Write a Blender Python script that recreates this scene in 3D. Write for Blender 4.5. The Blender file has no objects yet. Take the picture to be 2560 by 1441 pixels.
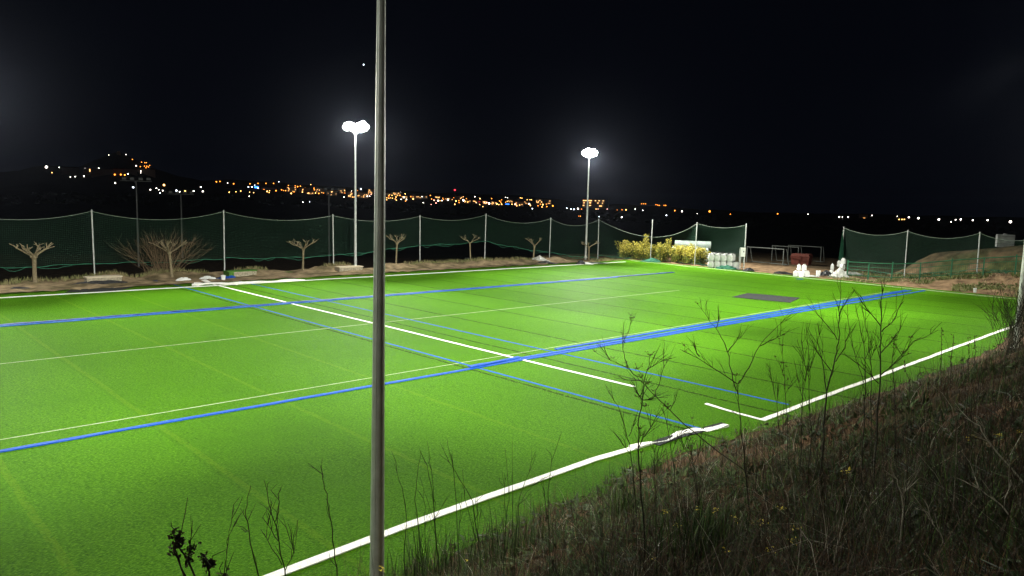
import bpy, math, random
import numpy as np
from mathutils import Vector, Matrix
random.seed(7); rng = np.random.default_rng(7)
S = bpy.context.scene
col = S.collection
PI = math.pi

# ------------------------------------------------------------------ camera
F, CX, CY, H = 1836.0, 1280.0, 720.5, 6.7
def unit(v): return v / np.linalg.norm(v)
_v1 = np.array([3251-CX, 558-CY, F]); _v2 = np.array([-450-CX, 470-CY, F])
AX = unit(_v1)                                   # along the pitch, camera space (right, down, forward)
AD = unit(np.cross(_v2, _v1)); AD = AD if AD[1] > 0 else -AD   # straight down
AY = np.cross(AX, AD); AY = AY if np.dot(AY, _v2) > 0 else -AY  # across the pitch
W = np.array([AX, AY, -AD])                      # camera space -> world
EYE = np.array([0, 0, H])
def ray(x, y): return W @ np.array([x-CX, y-CY, F])
def at(x, y, z=0.0):                             # photo point that lies at height z
    d = ray(x, y); return EYE + d*((z-H)/d[2])
def at_range(x, y, r):                           # photo point at horizontal distance r
    d = ray(x, y); return EYE + d*(r/math.hypot(d[0], d[1]))
def at_Y(x, y, Y): d = ray(x, y); return EYE + d*(Y/d[1])
def at_X(x, y, X): d = ray(x, y); return EYE + d*(X/d[0])
def hor(x): return CY - (AD[0]*(x-CX) + AD[2]*F)/AD[1]
def span(x, y, p): return math.hypot(p[0], p[1])/F     # rough metres per photo pixel

cam = bpy.data.cameras.new("camera"); camo = bpy.data.objects.new("camera", cam); col.objects.link(camo)
r_, d_, f_ = W[:, 0], W[:, 1], W[:, 2]
camo.matrix_world = Matrix(((r_[0], -d_[0], -f_[0], 0), (r_[1], -d_[1], -f_[1], 0), (r_[2], -d_[2], -f_[2], H), (0, 0, 0, 1)))
cam.sensor_width = 36; cam.lens = F/2560*36; cam.clip_start = 0.05; cam.clip_end = 20000
S.camera = camo

# ------------------------------------------------------------------ materials
MATS = {}
def mat(name, c, rough=.7, c2=None, scale=5, bump=0, bscale=None, spec=.3, metal=0, emit=None, strength=0, trans=0, detail=4, island=False):
    if name in MATS: return MATS[name]
    m = bpy.data.materials.new(name); m.use_nodes = True; nt = m.node_tree; n = nt.nodes; L = nt.links
    b = n['Principled BSDF']; b.inputs['Roughness'].default_value = rough; b.inputs['Metallic'].default_value = metal
    b.inputs['Specular IOR Level'].default_value = spec
    b.inputs['Base Color'].default_value = (*c, 1)
    if trans: b.inputs['Transmission Weight'].default_value = trans
    if emit: b.inputs['Emission Color'].default_value = (*emit, 1); b.inputs['Emission Strength'].default_value = strength
    if island:
        g = n.new('ShaderNodeNewGeometry'); rp = n.new('ShaderNodeValToRGB'); e = rp.color_ramp.elements; e[0].color = (*[q*.45 for q in c], 1); e[1].color = (*[q*1.35 for q in c2], 1)
        k = e.new(.5); k.color = (*c, 1); k = e.new(.8); k.color = (*c2, 1)
        L.new(g.outputs['Random Per Island'], rp.inputs['Fac']); L.new(rp.outputs['Color'], b.inputs['Base Color'])
    elif c2 or bump:
        tc = n.new('ShaderNodeTexCoord')
        if c2:
            t = n.new('ShaderNodeTexNoise'); t.inputs['Scale'].default_value = scale; t.inputs['Detail'].default_value = detail
            L.new(tc.outputs['Object'], t.inputs['Vector'])
            rp = n.new('ShaderNodeValToRGB'); rp.color_ramp.elements[0].position = .35; rp.color_ramp.elements[1].position = .65
            rp.color_ramp.elements[0].color = (*c, 1); rp.color_ramp.elements[1].color = (*c2, 1)
            L.new(t.outputs['Fac'], rp.inputs['Fac']); L.new(rp.outputs['Color'], b.inputs['Base Color'])
        if bump:
            t2 = n.new('ShaderNodeTexNoise'); t2.inputs['Scale'].default_value = bscale or scale; t2.inputs['Detail'].default_value = 5
            L.new(tc.outputs['Object'], t2.inputs['Vector'])
            bp = n.new('ShaderNodeBump'); bp.inputs['Strength'].default_value = bump; bp.inputs['Distance'].default_value = .05
            L.new(t2.outputs['Fac'], bp.inputs['Height']); L.new(bp.outputs['Normal'], b.inputs['Normal'])
    MATS[name] = m; return m

def turf_material():
    m = bpy.data.materials.new('artificial_turf'); m.use_nodes = True; nt = m.node_tree; n = nt.nodes; L = nt.links
    b = n['Principled BSDF']
    tc = n.new('ShaderNodeTexCoord')
    def noise(sc, det=3, stretch=None, rough=.6):
        t = n.new('ShaderNodeTexNoise'); t.inputs['Scale'].default_value = sc; t.inputs['Detail'].default_value = det; t.inputs['Roughness'].default_value = rough
        if stretch:
            mp = n.new('ShaderNodeMapping'); mp.inputs['Scale'].default_value = stretch
            L.new(tc.outputs['Object'], mp.inputs['Vector']); L.new(mp.outputs['Vector'], t.inputs['Vector'])
        else: L.new(tc.outputs['Object'], t.inputs['Vector'])
        return t
    def math_(op, a, c=None, clamp=False):
        k = n.new('ShaderNodeMath'); k.operation = op; k.use_clamp = clamp
        for i, v in enumerate((a, c)):
            if v is None: continue
            if isinstance(v, (int, float)): k.inputs[i].default_value = v
            else: L.new(v, k.inputs[i])
        return k.outputs[0]
    def mixc(fac, a, bcol):
        k = n.new('ShaderNodeMix'); k.data_type = 'RGBA'
        if isinstance(fac, (int, float)): k.inputs[0].default_value = fac
        else: L.new(fac, k.inputs[0])
        for i, v in ((6, a), (7, bcol)):
            if isinstance(v, tuple): k.inputs[i].default_value = (*v, 1)
            else: L.new(v, k.inputs[i])
        return k.outputs[2]
    fine = noise(14, 5, (1, 2.2, 1), .75); mid = noise(2.2, 4, (2.6, 1, 1)); big = noise(.16, 3)
    rp = n.new('ShaderNodeValToRGB'); e = rp.color_ramp.elements
    e[0].position = .42; e[0].color = (*TURF[0], 1); e[1].position = .59; e[1].color = (*TURF[2], 1)
    k = rp.color_ramp.elements.new(.5); k.color = (*TURF[1], 1)
    L.new(fine.outputs['Fac'], rp.inputs['Fac'])
    mot = math_('MULTIPLY', math_('SUBTRACT', mid.outputs['Fac'], .42, True), 1.6, True)
    c = mixc(mot, rp.outputs['Color'], TURF[3])
    bg = math_('MULTIPLY', math_('SUBTRACT', big.outputs['Fac'], .45, True), 2.0, True)
    c = mixc(bg, c, TURF[4])
    # joints between the four metre wide rolls
    sx = n.new('ShaderNodeSeparateXYZ'); L.new(tc.outputs['Object'], sx.inputs[0])
    wob = noise(.5, 2); wx = math_('ADD', sx.outputs['X'], math_('MULTIPLY', wob.outputs['Fac'], .12))
    ph = math_('MODULO', math_('ADD', wx, 97.29), 4.0)
    seam = math_('LESS_THAN', math_('ABSOLUTE', math_('SUBTRACT', ph, 0.2)), .085)
    left = math_('LESS_THAN', sx.outputs['X'], 16.0)
    tuft = noise(7, 2); tf = math_('GREATER_THAN', tuft.outputs['Fac'], .42)
    scol = mixc(left, (.016, .040, .003), (.12, .24, .010))
    c = mixc(math_('MULTIPLY', math_('MULTIPLY', seam, math_('SUBTRACT', .85, math_('MULTIPLY', left, .5))), tf), c, scol)
    rollid = n.new('ShaderNodeTexWhiteNoise'); rollid.noise_dimensions = '1D'; L.new(math_('FLOOR', math_('DIVIDE', math_('ADD', wx, 97.29), 4.0)), rollid.inputs['W'])
    hv = n.new('ShaderNodeHueSaturation'); L.new(c, hv.inputs['Color']); L.new(math_('ADD', math_('MULTIPLY', rollid.outputs['Value'], .20), .90), hv.inputs['Value']); c = hv.outputs['Color']
    wearn = noise(.55, 6, (1, .5, 1), .7); wr = math_('MULTIPLY', math_('SUBTRACT', wearn.outputs['Fac'], .55, True), 2.2, True)
    c = mixc(math_('MULTIPLY', wr, .55), c, (.028, .085, .004))
    # joints of the side strips
    for Yj in (58.3, 60.1):
        sj = math_('LESS_THAN', math_('ABSOLUTE', math_('SUBTRACT', sx.outputs['Y'], Yj)), .05)
        c = mixc(math_('MULTIPLY', sj, .7), c, (.015, .045, .006))
    # pale fibres
    fl = noise(34, 2, (1, 1.6, 1)); ff = math_('GREATER_THAN', fl.outputs['Fac'], .70)
    c = mixc(math_('MULTIPLY', ff, .55), c, (.19, .34, .05))
    L.new(c, b.inputs['Base Color'])
    b.inputs['Roughness'].default_value = .62; b.inputs['Specular IOR Level'].default_value = .008
    bp = n.new('ShaderNodeBump'); bp.inputs['Strength'].default_value = 1.0; bp.inputs['Distance'].default_value = .08
    hgt = math_('ADD', fine.outputs['Fac'], math_('MULTIPLY', mid.outputs['Fac'], .7))
    L.new(hgt, bp.inputs['Height']); L.new(bp.outputs['Normal'], b.inputs['Normal'])
    return m
TURF = [(.026, .095, .003), (.053, .168, .004), (.106, .268, .012), (.072, .198, .005), (.046, .146, .004)]

def net_material(name, colr, cover, scale):
    m = bpy.data.materials.new(name); m.use_nodes = True; nt = m.node_tree; n = nt.nodes; L = nt.links
    b = n['Principled BSDF']; b.inputs['Base Color'].default_value = (*colr, 1); b.inputs['Roughness'].default_value = .7
    uv = n.new('ShaderNodeUVMap'); uv.uv_map = 'UVMap'
    sx = n.new('ShaderNodeSeparateXYZ'); L.new(uv.outputs[0], sx.inputs[0])
    outs = []
    for ax, scl, cov in (('X', scale, cover), ('Y', scale*.8, cover*1.1)):
        k = n.new('ShaderNodeMath'); k.operation = 'MULTIPLY'; k.inputs[1].default_value = scl; L.new(sx.outputs[ax], k.inputs[0])
        f = n.new('ShaderNodeMath'); f.operation = 'FRACT'; L.new(k.outputs[0], f.inputs[0])
        t = n.new('ShaderNodeMath'); t.operation = 'LESS_THAN'; t.inputs[1].default_value = cov; L.new(f.outputs[0], t.inputs[0])
        outs.append(t.outputs[0])
    mx = n.new('ShaderNodeMath'); mx.operation = 'MAXIMUM'; L.new(outs[0], mx.inputs[0]); L.new(outs[1], mx.inputs[1])
    L.new(mx.outputs[0], b.inputs['Alpha'])
    return m

def ground_material():
    m = bpy.data.materials.new('ground'); m.use_nodes = True; nt = m.node_tree; n = nt.nodes; L = nt.links
    b = n['Principled BSDF']; b.inputs['Roughness'].default_value = .95; b.inputs['Specular IOR Level'].default_value = .1
    a = n.new('ShaderNodeAttribute'); a.attribute_name = 'soil'
    tc = n.new('ShaderNodeTexCoord')
    t = n.new('ShaderNodeTexNoise'); t.inputs['Scale'].default_value = 1.3; t.inputs['Detail'].default_value = 7; L.new(tc.outputs['Object'], t.inputs['Vector'])
    mul = n.new('ShaderNodeMix'); mul.data_type = 'RGBA'; mul.blend_type = 'MULTIPLY'; mul.inputs[0].default_value = 1
    rp = n.new('ShaderNodeValToRGB'); rp.color_ramp.elements[0].position = .3; rp.color_ramp.elements[1].position = .7
    rp.color_ramp.elements[0].color = (.45, .45, .45, 1); rp.color_ramp.elements[1].color = (1.3, 1.3, 1.3, 1)
    L.new(t.outputs['Fac'], rp.inputs['Fac']); L.new(a.outputs['Color'], mul.inputs[6]); L.new(rp.outputs['Color'], mul.inputs[7])
    L.new(mul.outputs[2], b.inputs['Base Color'])
    bp = n.new('ShaderNodeBump'); bp.inputs['Strength'].default_value = .6; bp.inputs['Distance'].default_value = .12
    t2 = n.new('ShaderNodeTexNoise'); t2.inputs['Scale'].default_value = 5; t2.inputs['Detail'].default_value = 6; L.new(tc.outputs['Object'], t2.inputs['Vector'])
    L.new(t2.outputs['Fac'], bp.inputs['Height']); L.new(bp.outputs['Normal'], b.inputs['Normal'])
    return m

M_turf = turf_material(); M_ground = ground_material()
M_white = mat('white_turf_fibre', (.74, .74, .66), .8, (.86, .86, .80), 9, .4, 30)
M_whitedim = mat('worn_white_turf', (.36, .42, .24), .8, (.50, .55, .36), 7, .4, 30)
M_blue = mat('blue_turf_fibre', (.006, .045, .24), .7, (.014, .075, .34), 12, .5, 30, .1)
M_bluedark = mat('dark_blue_backing', (.004, .018, .08), .7, (.010, .05, .20), 3, .4, 20, .1)
M_blueline = mat('glued_blue_turf', (.008, .065, .24), .8, (.016, .10, .32), 12, .4, 30, .1)
M_galv = mat('galvanised_steel', (.46, .49, .42), .40, (.60, .63, .56), 3.5, .08, 60, .5, .2)
M_post = mat('painted_steel_post', (.36, .38, .36), .5, (.48, .50, .48), 3, 0, None, .4, .2)
M_lamp = mat('floodlight_lens', (.9, .9, .9), .3, emit=(1, 1, .93), strength=190)
M_lampbody = mat('floodlight_housing', (.30, .31, .31), .5, metal=.4)
M_bark = mat('pale_bark', (.14, .115, .065), .9, (.23, .19, .115), 8, .5, 25)
M_twig = mat('brown_twig', (.12, .082, .045), .9, (.17, .12, .07), 6)
M_mast = mat('dull_mast_steel', (.10, .105, .10), .7)
M_stem = mat('dry_stem', (.020, .021, .010), .85, (.032, .03, .016), 20)
M_deadstem = mat('dead_stem', (.035, .027, .015), .85, (.085, .058, .034), island=True)
M_palestem = mat('bleached_stem', (.34, .31, .23), .85, (.45, .42, .32), 20)
M_seed = mat('dark_seed_head', (.035, .025, .015), .9, (.07, .05, .03), 30)
M_dry = mat('dry_grass', (.062, .034, .015), .9, (.145, .088, .04), island=True)
M_green = mat('green_grass', (.028, .064, .009), .75, (.07, .13, .02), island=True)
M_leaf = mat('weed_leaf', (.03, .06, .014), .7, (.06, .10, .025), island=True)
M_flower = mat('yellow_petal', (.72, .58, .05), .7, (.80, .70, .10), 20)
M_conc = mat('rough_concrete', (.20, .18, .12), .95, (.38, .34, .25), 6, .8, 14)
M_conctop = mat('smooth_concrete', (.46, .40, .28), .9, (.55, .49, .36), 3, .3, 20)
M_black = mat('black_sheet', (.012, .013, .014), .45, (.03, .032, .033), 4, .3, 8)
M_grey = mat('dark_grey_mat', (.026, .030, .029), .9, (.036, .040, .038), 5, .3, 30, .05)
M_plastic = mat('white_plastic', (.58, .60, .57), .5, (.68, .70, .66), 3)
M_bag = mat('woven_white_bag', (.40, .42, .39), .8, (.52, .54, .50), 3, .5, 6)
M_strap = mat('black_strap', (.03, .03, .03), .8)
M_film = mat('grey_plastic_film', (.36, .37, .33), .3, (.48, .49, .45), 4, .6, 5)
M_roll = mat('wrapped_turf_roll', (.32, .40, .36), .35, (.48, .56, .52), 2, .4, 5)
M_rollend = mat('turf_roll_end', (.10, .17, .13), .8, (.20, .28, .23), 9)
M_rail = mat('green_painted_metal', (.012, .095, .042), .6, (.018, .13, .06), 2)
M_red = mat('rusty_red_paint', (.09, .017, .009), .8, (.06, .012, .006), 2, .3, 8)
M_goal = mat('shaded_white_frame', (.09, .10, .09), .7)  # white frames darkened in colour to stand for blocked floodlight
M_box = mat('cream_enclosure', (.70, .71, .64), .5, (.78, .79, .72), 3)
M_bush1 = mat('olive_leaf', (.11, .15, .025), .7, (.20, .23, .05), island=True)
M_bush2 = mat('lit_yellow_leaf', (.46, .41, .06), .7, (.58, .51, .13), island=True)  # leaf yellow made paler for the lamplit tops
M_wall = [mat('pale_render', (.42, .33, .27), .9), mat('buff_render', (.36, .26, .19), .9), mat('grey_render', (.33, .33, .33), .9)]
M_roof = mat('tiled_roof', (.16, .08, .05), .9)
M_winw = mat('lit_window_warm', (.1, .1, .1), .4, emit=(1, .50, .16), strength=4.0)
M_winc = mat('lit_window_cool', (.1, .1, .1), .4, emit=(.9, .95, 1), strength=1.6)
M_stone = mat('castle_stone', (.45, .33, .2), .9)
M_net = net_material('green_netting', (.018, .085, .042), .045, 8.0)
M_hem = mat('green_net_hem', (.015, .09, .05), .8, (.025, .13, .075), 5)
M_cable = mat('net_cable', (.20, .25, .20), .6)

for m_ in (M_bush1, M_bush2):
    nt_ = m_.node_tree; pb = nt_.nodes['Principled BSDF']; tr = nt_.nodes.new('ShaderNodeBsdfTranslucent'); mx_ = nt_.nodes.new('ShaderNodeMixShader'); mx_.inputs[0].default_value = .42
    nt_.links.new(pb.inputs['Base Color'].links[0].from_socket, tr.inputs['Color']); nt_.links.new(pb.outputs[0], mx_.inputs[1]); nt_.links.new(tr.outputs[0], mx_.inputs[2]); nt_.links.new(mx_.outputs[0], nt_.nodes['Material Output'].inputs['Surface'])
# ------------------------------------------------------------------ mesh helpers
def tag(o, label=None, cat=None, group=None, kind=None):
    if label: o['label'] = label
    if cat: o['category'] = cat
    if group: o['group'] = group
    if kind: o['kind'] = kind
    return o
def thing(name, label, cat, loc=(0, 0, 0), group=None):
    o = bpy.data.objects.new(name, None); col.objects.link(o); o.location = Vector([float(v) for v in loc]); o.empty_display_size = .3
    return tag(o, label, cat, group)
class MB:
    def __init__(s): s.v = []; s.f = []
    def add(s, vs, fs):
        k = len(s.v); s.v.extend([tuple(float(c) for c in p) for p in vs]); s.f.extend([tuple(i+k for i in f) for f in fs])
    def box(s, c, d, rz=0, taper=1.0, tilt=None):
        vs = []
        for z in (-.5, .5):
            t = taper if z > 0 else 1
            for x, y in ((-.5, -.5), (.5, -.5), (.5, .5), (-.5, .5)): vs.append(Vector((x*d[0]*t, y*d[1]*t, z*d[2])))
        R = Matrix.Rotation(rz, 3, 'Z')
        if tilt: R = R @ Matrix.Rotation(tilt, 3, 'X')
        c = Vector([float(q) for q in c])
        s.add([R @ v + c for v in vs], [(0, 3, 2, 1), (4, 5, 6, 7), (0, 1, 5, 4), (1, 2, 6, 5), (2, 3, 7, 6), (3, 0, 4, 7)])
    def tube(s, pts, rad, n=6, cap=True):
        pts = [Vector([float(c) for c in p]) for p in pts]
        if not hasattr(rad, '__len__'): rad = [rad]*len(pts)
        k0 = len(s.v); up = Vector((0, 0, 1)); side = None
        for i, p in enumerate(pts):
            a = pts[max(i-1, 0)]; b = pts[min(i+1, len(pts)-1)]; t = (b-a)
            t = t.normalized() if t.length > 1e-9 else up
            if side is None: side = t.cross(Vector((.31, .95, .05)) if abs(t.y) < .9 else Vector((1, 0, 0))).normalized()
            else:
                side = side - t*side.dot(t)
                side = side.normalized() if side.length > 1e-6 else t.orthogonal().normalized()
            bi = t.cross(side)
            for j in range(n):
                a_ = 2*PI*j/n; s.v.append(tuple(p + (side*math.cos(a_) + bi*math.sin(a_))*rad[i]))
        for i in range(len(pts)-1):
            for j in range(n):
                a, b = k0+i*n+j, k0+i*n+(j+1) % n; s.f.append((a, b, b+n, a+n))
        if cap and n > 2:
            s.f.append(tuple(k0+j for j in range(n))[::-1]); s.f.append(tuple(k0+(len(pts)-1)*n+j for j in range(n)))
    def lathe(s, c, prof, n=14):
        k0 = len(s.v)
        for r, z in prof:
            for j in range(n): s.v.append((c[0]+r*math.cos(2*PI*j/n), c[1]+r*math.sin(2*PI*j/n), c[2]+z))
        for i in range(len(prof)-1):
            for j in range(n):
                a, b = k0+i*n+j, k0+i*n+(j+1) % n; s.f.append((a, b, b+n, a+n))
        s.f.append(tuple(k0+j for j in range(n))[::-1]); s.f.append(tuple(k0+(len(prof)-1)*n+j for j in range(n)))
    def blob(s, c, d, sub=1, noise=.0, rz=0):
        vs, fs = ICO[sub]; R = Matrix.Rotation(rz, 3, 'Z'); out = []
        for v in vs:
            k = 1 + random.uniform(-noise, noise); p = R @ Vector((v[0]*d[0]*k, v[1]*d[1]*k, v[2]*d[2]*k)); out.append((c[0]+p.x, c[1]+p.y, c[2]+p.z))
        s.add(out, fs)
    def leaf(s, p, d, up, ln, wd):
        p = Vector(p); d = Vector(d).normalized(); sd = d.cross(Vector(up)); sd = sd.normalized() if sd.length > 1e-6 else d.orthogonal().normalized()
        s.add([p, p+d*ln*.5+sd*wd*.5, p+d*ln, p+d*ln*.5-sd*wd*.5], [(0, 1, 2, 3)])
    def build(s, name, m, parent=None, smooth=False, loc=None):
        me = bpy.data.meshes.new(name)
        vs = s.v
        if loc is not None: vs = [(a-loc[0], b-loc[1], c-loc[2]) for a, b, c in vs]
        elif parent is not None:
            q = parent.location if parent.parent is None else parent.parent.location + parent.location
            vs = [(a-q[0], b-q[1], c-q[2]) for a, b, c in vs]
        me.from_pydata(vs, [], s.f); me.materials.append(m)
        if smooth: me.polygons.foreach_set('use_smooth', [True]*len(me.polygons))
        o = bpy.data.objects.new(name, me); col.objects.link(o)
        if parent is not None: o.parent = parent
        elif loc is not None: o.location = Vector([float(c) for c in loc])
        return o
def _ico():
    import bmesh
    out = {}
    for k in (1, 2, 3):
        bm = bmesh.new(); bmesh.ops.create_icosphere(bm, subdivisions=k, radius=1)
        bm.verts.ensure_lookup_table(); out[k] = ([tuple(v.co) for v in bm.verts], [tuple(v.index for v in f.verts) for f in bm.faces]); bm.free()
    return out
ICO = _ico()
def copy_tree(o, parent=None):
    c = o.copy(); col.objects.link(c)
    if parent is not None: c.parent = parent
    for ch in list(o.children): copy_tree(ch, c)
    return c
def np_mesh(name, V, Fq, m, kind=None, smooth=False, attr=None):
    me = bpy.data.meshes.new(name); V = np.asarray(V, np.float32); Fq = np.asarray(Fq, np.int32)
    k = Fq.shape[1]
    me.vertices.add(len(V)); me.vertices.foreach_set('co', V.ravel())
    me.loops.add(Fq.size); me.loops.foreach_set('vertex_index', Fq.ravel())
    me.polygons.add(len(Fq)); me.polygons.foreach_set('loop_start', np.arange(0, Fq.size, k, dtype=np.int32))
    if smooth: me.polygons.foreach_set('use_smooth', np.ones(len(Fq), bool))
    me.update(calc_edges=True); me.validate()
    if attr is not None:
        a = me.color_attributes.new('soil', 'FLOAT_COLOR', 'POINT'); a.data.foreach_set('color', np.concatenate([attr, np.ones((len(V), 1))], 1).astype(np.float32).ravel())
    me.materials.append(m); o = bpy.data.objects.new(name, me); col.objects.link(o)
    if kind: o['kind'] = kind
    return o
def grid_faces(a, b):
    i = np.arange(a-1)[:, None]*b + np.arange(b-1)[None, :]; i = i.ravel()
    return np.stack([i, i+1, i+b+1, i+b], 1)
def vnoise(x, y, seed=0):                         # cheap smooth value noise
    def h(i, j):
        v = np.sin(i*127.1 + j*311.7 + seed*74.7)*43758.5453; return v - np.floor(v)
    xi, yi = np.floor(x), np.floor(y); fx, fy = x-xi, y-yi; fx = fx*fx*(3-2*fx); fy = fy*fy*(3-2*fy)
    return (h(xi, yi)*(1-fx)+h(xi+1, yi)*fx)*(1-fy) + (h(xi, yi+1)*(1-fx)+h(xi+1, yi+1)*fx)*fy
def sstep(a, b, x): t = np.clip((x-a)/(b-a), 0, 1); return t*t*(3-2*t)

# ------------------------------------------------------------------ terrain
XS = np.array([-400, 0, 60, 110, 200, 300, 390, 500, 560, 700, 800, 1000, 1200, 1300, 1400, 1480, 1560, 1700, 1850, 2000, 2150, 2300, 2560, 2900])
YLOW = np.array([500, 492, 488, 486, 486, 486, 487, 490, 490, 492, 497, 506, 514, 520, 524, 527, 531, 537, 543, 547, 550, 556, 562, 570])
YHIGH = np.array([430, 430, 424, 415, 418, 379, 424, 452, 449, 457, 464, 478, 486, 489, 500, 511, 511, 519, 530, 534, 535, 539, 546, 556])
_azx = np.linspace(-600, 3100, 400); _aza = np.array([math.atan2(*(ray(x, hor(x))[:2])) for x in _azx])    # azimuth from +Y
def az_to_x(a): return np.interp(a, _aza, _azx)
def slope_of(x, y):                               # rise per metre of horizontal distance
    dx, dy = np.asarray(x)-CX, np.asarray(y)-CY
    q = [W[i, 0]*dx + W[i, 1]*dy + W[i, 2]*F for i in range(3)]
    return q[2]/np.hypot(q[0], q[1])
R_LO, R_HI = 450.0, 1000.0
def far_height(x, y):
    r = np.hypot(x, y); a = np.arctan2(x, y); a = np.where(a < -PI/2, a+2*PI, a); px = az_to_x(a)
    h = hor(px); yl = np.interp(px, XS, YLOW); yh = np.interp(px, XS, YHIGH)
    lr = np.log(np.maximum(r, 1))
    l0, l1, l2, l3 = np.log([160., R_LO, R_HI, 1700.])
    yy = np.where(lr < l1, (h+135) + (yl-h-135)*np.clip((lr-l0)/(l1-l0), 0, 1),
         np.where(lr < l2, yl + (yh-yl)*(lr-l1)/(l2-l1), yh + 30*np.clip((lr-l2)/(l3-l2), 0, 1)))
    return np.clip(H + slope_of(px, yy)*np.minimum(r, 1700), -9, 200)
def r_for(x, y):                                  # distance at which the far ground shows at photo point x, y
    h = hor(x); yl = np.interp(x, XS, YLOW); yh = np.interp(x, XS, YHIGH); l0, l1, l2 = np.log([160., R_LO, R_HI])
    if y > yl: return float(np.exp(l0 + (l1-l0)*np.clip((y-h-135)/(yl-h-135), 0, 1)))
    return float(np.exp(l1 + (l2-l1)*np.clip((y-yl)/(yh-yl), 0, 1)))
_FX = np.array([-14, 7, 10.4, 12.5, 14, 16.4, 21, 26, 37, 44, 56, 66.]); _FY = np.array([10.3, 10.4, 10.75, 10.65, 11.0, 11.1, 10.8, 10.35, 10.05, 10.2, 11.8, 12.2])
def foot(x): return np.interp(x, _FX, _FY) + .09*np.sin(x*2.3) + .05*np.sin(x*5.1+1)
def bank_z(x, y):
    t = np.clip((foot(x)-y)/10.0, 0, 1.02)
    return 5.12*np.where(t < .12, t*t/.24*1.0, t-.06)/.96 + .34*(vnoise(x*1.0, y*1.0)-.5)*np.clip(t*6, 0, 1) + .12*(vnoise(x*2.6, y*2.6, 2)-.5)*np.clip(t*6, 0, 1)
def goal_x(y): return 70.3 + (y-15)*.083
def right_z(x, y):
    a = 1.75*(1-sstep(14, 30, y)); z = a*sstep(0, 6.5, x-goal_x(y)-1.4)
    m = sstep(83, 87, x)*(1-sstep(26.0, 31.0, y + (x-88)*.1))*2.4
    return z + m + .16*(vnoise(x*.8, y*.8, 5)-.5) + .08*(vnoise(x*2.3, y*2.3, 6)-.5) - .03
def verge_z(x, y):
    e = 61.8 - np.clip((x-24)/44, 0, 1)*3.6
    cr = .10 + .5*vnoise(x*.55, x*0+3, 8)*sstep(0, 1.6, y-e) + .16*(vnoise(x*1.6, y*1.6, 9)-.3)
    k = 1-sstep(64, 71, x)
    return k*(cr*(1-sstep(2.0, 5.0, y-e)) - 2.6*sstep(2.0, 6.5, y-e)) - .04 - .12*(1-k)
def far_edge(x): return 61.8 - np.clip((x-24)/44, 0, 1)*3.6

rr = np.concatenate([np.geomspace(1.2, 150, 130), np.geomspace(156, 6000, 70)])
aa = np.concatenate([np.radians(np.linspace(-5, 90, 380)), np.radians(np.linspace(92, 353, 110))])
RR, AA = np.meshgrid(rr, aa, indexing='ij'); gx, gy = RR*np.sin(AA), RR*np.cos(AA)
fh = far_height(gx, gy)
inside = sstep(95, 165, RR)
base = -3.2 - 1.0*inside
base = np.where((gy < 60) & (gx < 100) & (gx > -45) & (gy > 8), -.35, base); base = np.where((gy <= 8), np.minimum(bank_z(gx, gy)-.5, 4.6), base)
base = np.where((gx >= 74) & (gy < 75), -.35, base)
gz = base*(1-inside) + fh*inside
gz += np.where(RR > 300, (vnoise(gx*.05, gy*.05, 3)-.5)*2.2, 0)
soil = np.where((RR < 130)[..., None], np.array([.055, .042, .026]), np.array([.03, .033, .018])).reshape(-1, 3)
V = np.stack([gx, gy, gz], -1).reshape(-1, 3); n1, n2 = RR.shape
Fc = grid_faces(n1, n2); wrap = np.arange(n1-1)*n2; Fc = np.concatenate([Fc, np.stack([wrap+n2-1, wrap, wrap+n2, wrap+2*n2-1], 1)])
np_mesh('ground', V, Fc[:, ::-1], M_ground, 'structure', True, soil)

def patch(name, x0, x1, nx, y0, y1, ny, zf, cf, dx=None):
    u, v = np.meshgrid(np.linspace(x0, x1, nx), np.linspace(y0, y1, ny), indexing='ij')
    if dx is not None: u = u + dx(v)
    z = zf(u, v); c = cf(u, v)
    return np_mesh(name, np.stack([u, v, z], -1).reshape(-1, 3), grid_faces(nx, ny)[:, ::-1][:, ::-1], M_ground, 'structure', True, c.reshape(-1, 3))
def lerp3(a, b, t): return np.array(a)*(1-t[..., None]) + np.array(b)*t[..., None]
patch('embankment', -14, 66, 400, -3, 11.4, 110, lambda x, y: bank_z(x, y)-.02,
      lambda x, y: lerp3((.12, .072, .036), (.055, .045, .02), sstep(.45, .6, vnoise(x*.7, y*.7, 4))))
patch('sandy_verge', -24, 82, 420, 60.0-2.2, 70, 60, verge_z,
      lambda x, y: lerp3((.27, .205, .12), (.11, .09, .045), np.maximum(sstep(1.9, 3.0, y-far_edge(x)), .8*sstep(.52, .66, vnoise(x*.9, y*.9, 12)))))
def rsoil(x, y):
    g = sstep(.46, .6, vnoise(x*.7, y*.55, 14))*sstep(1.2, 2.4, x-goal_x(y))*(1-sstep(24, 34, y))
    c = lerp3((.22, .145, .08), (.085, .11, .032), g*.85)
    return lerp3(c, (.06, .058, .026), .9*sstep(83.5, 87, x)*(.35+.65*sstep(.35, .55, vnoise(x*.4, y*.4, 15)))) if False else c*(1-(.9*sstep(83.5, 87, x))[..., None]) + np.array((.062, .046, .025))*(.9*sstep(83.5, 87, x))[..., None]  # past the slope the soil is coloured darker, standing in for missing light
patch('dirt_slope', 0, 34, 150, -8, 59.5, 230, right_z, rsoil, dx=lambda y: goal_x(y)+1.25)

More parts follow.
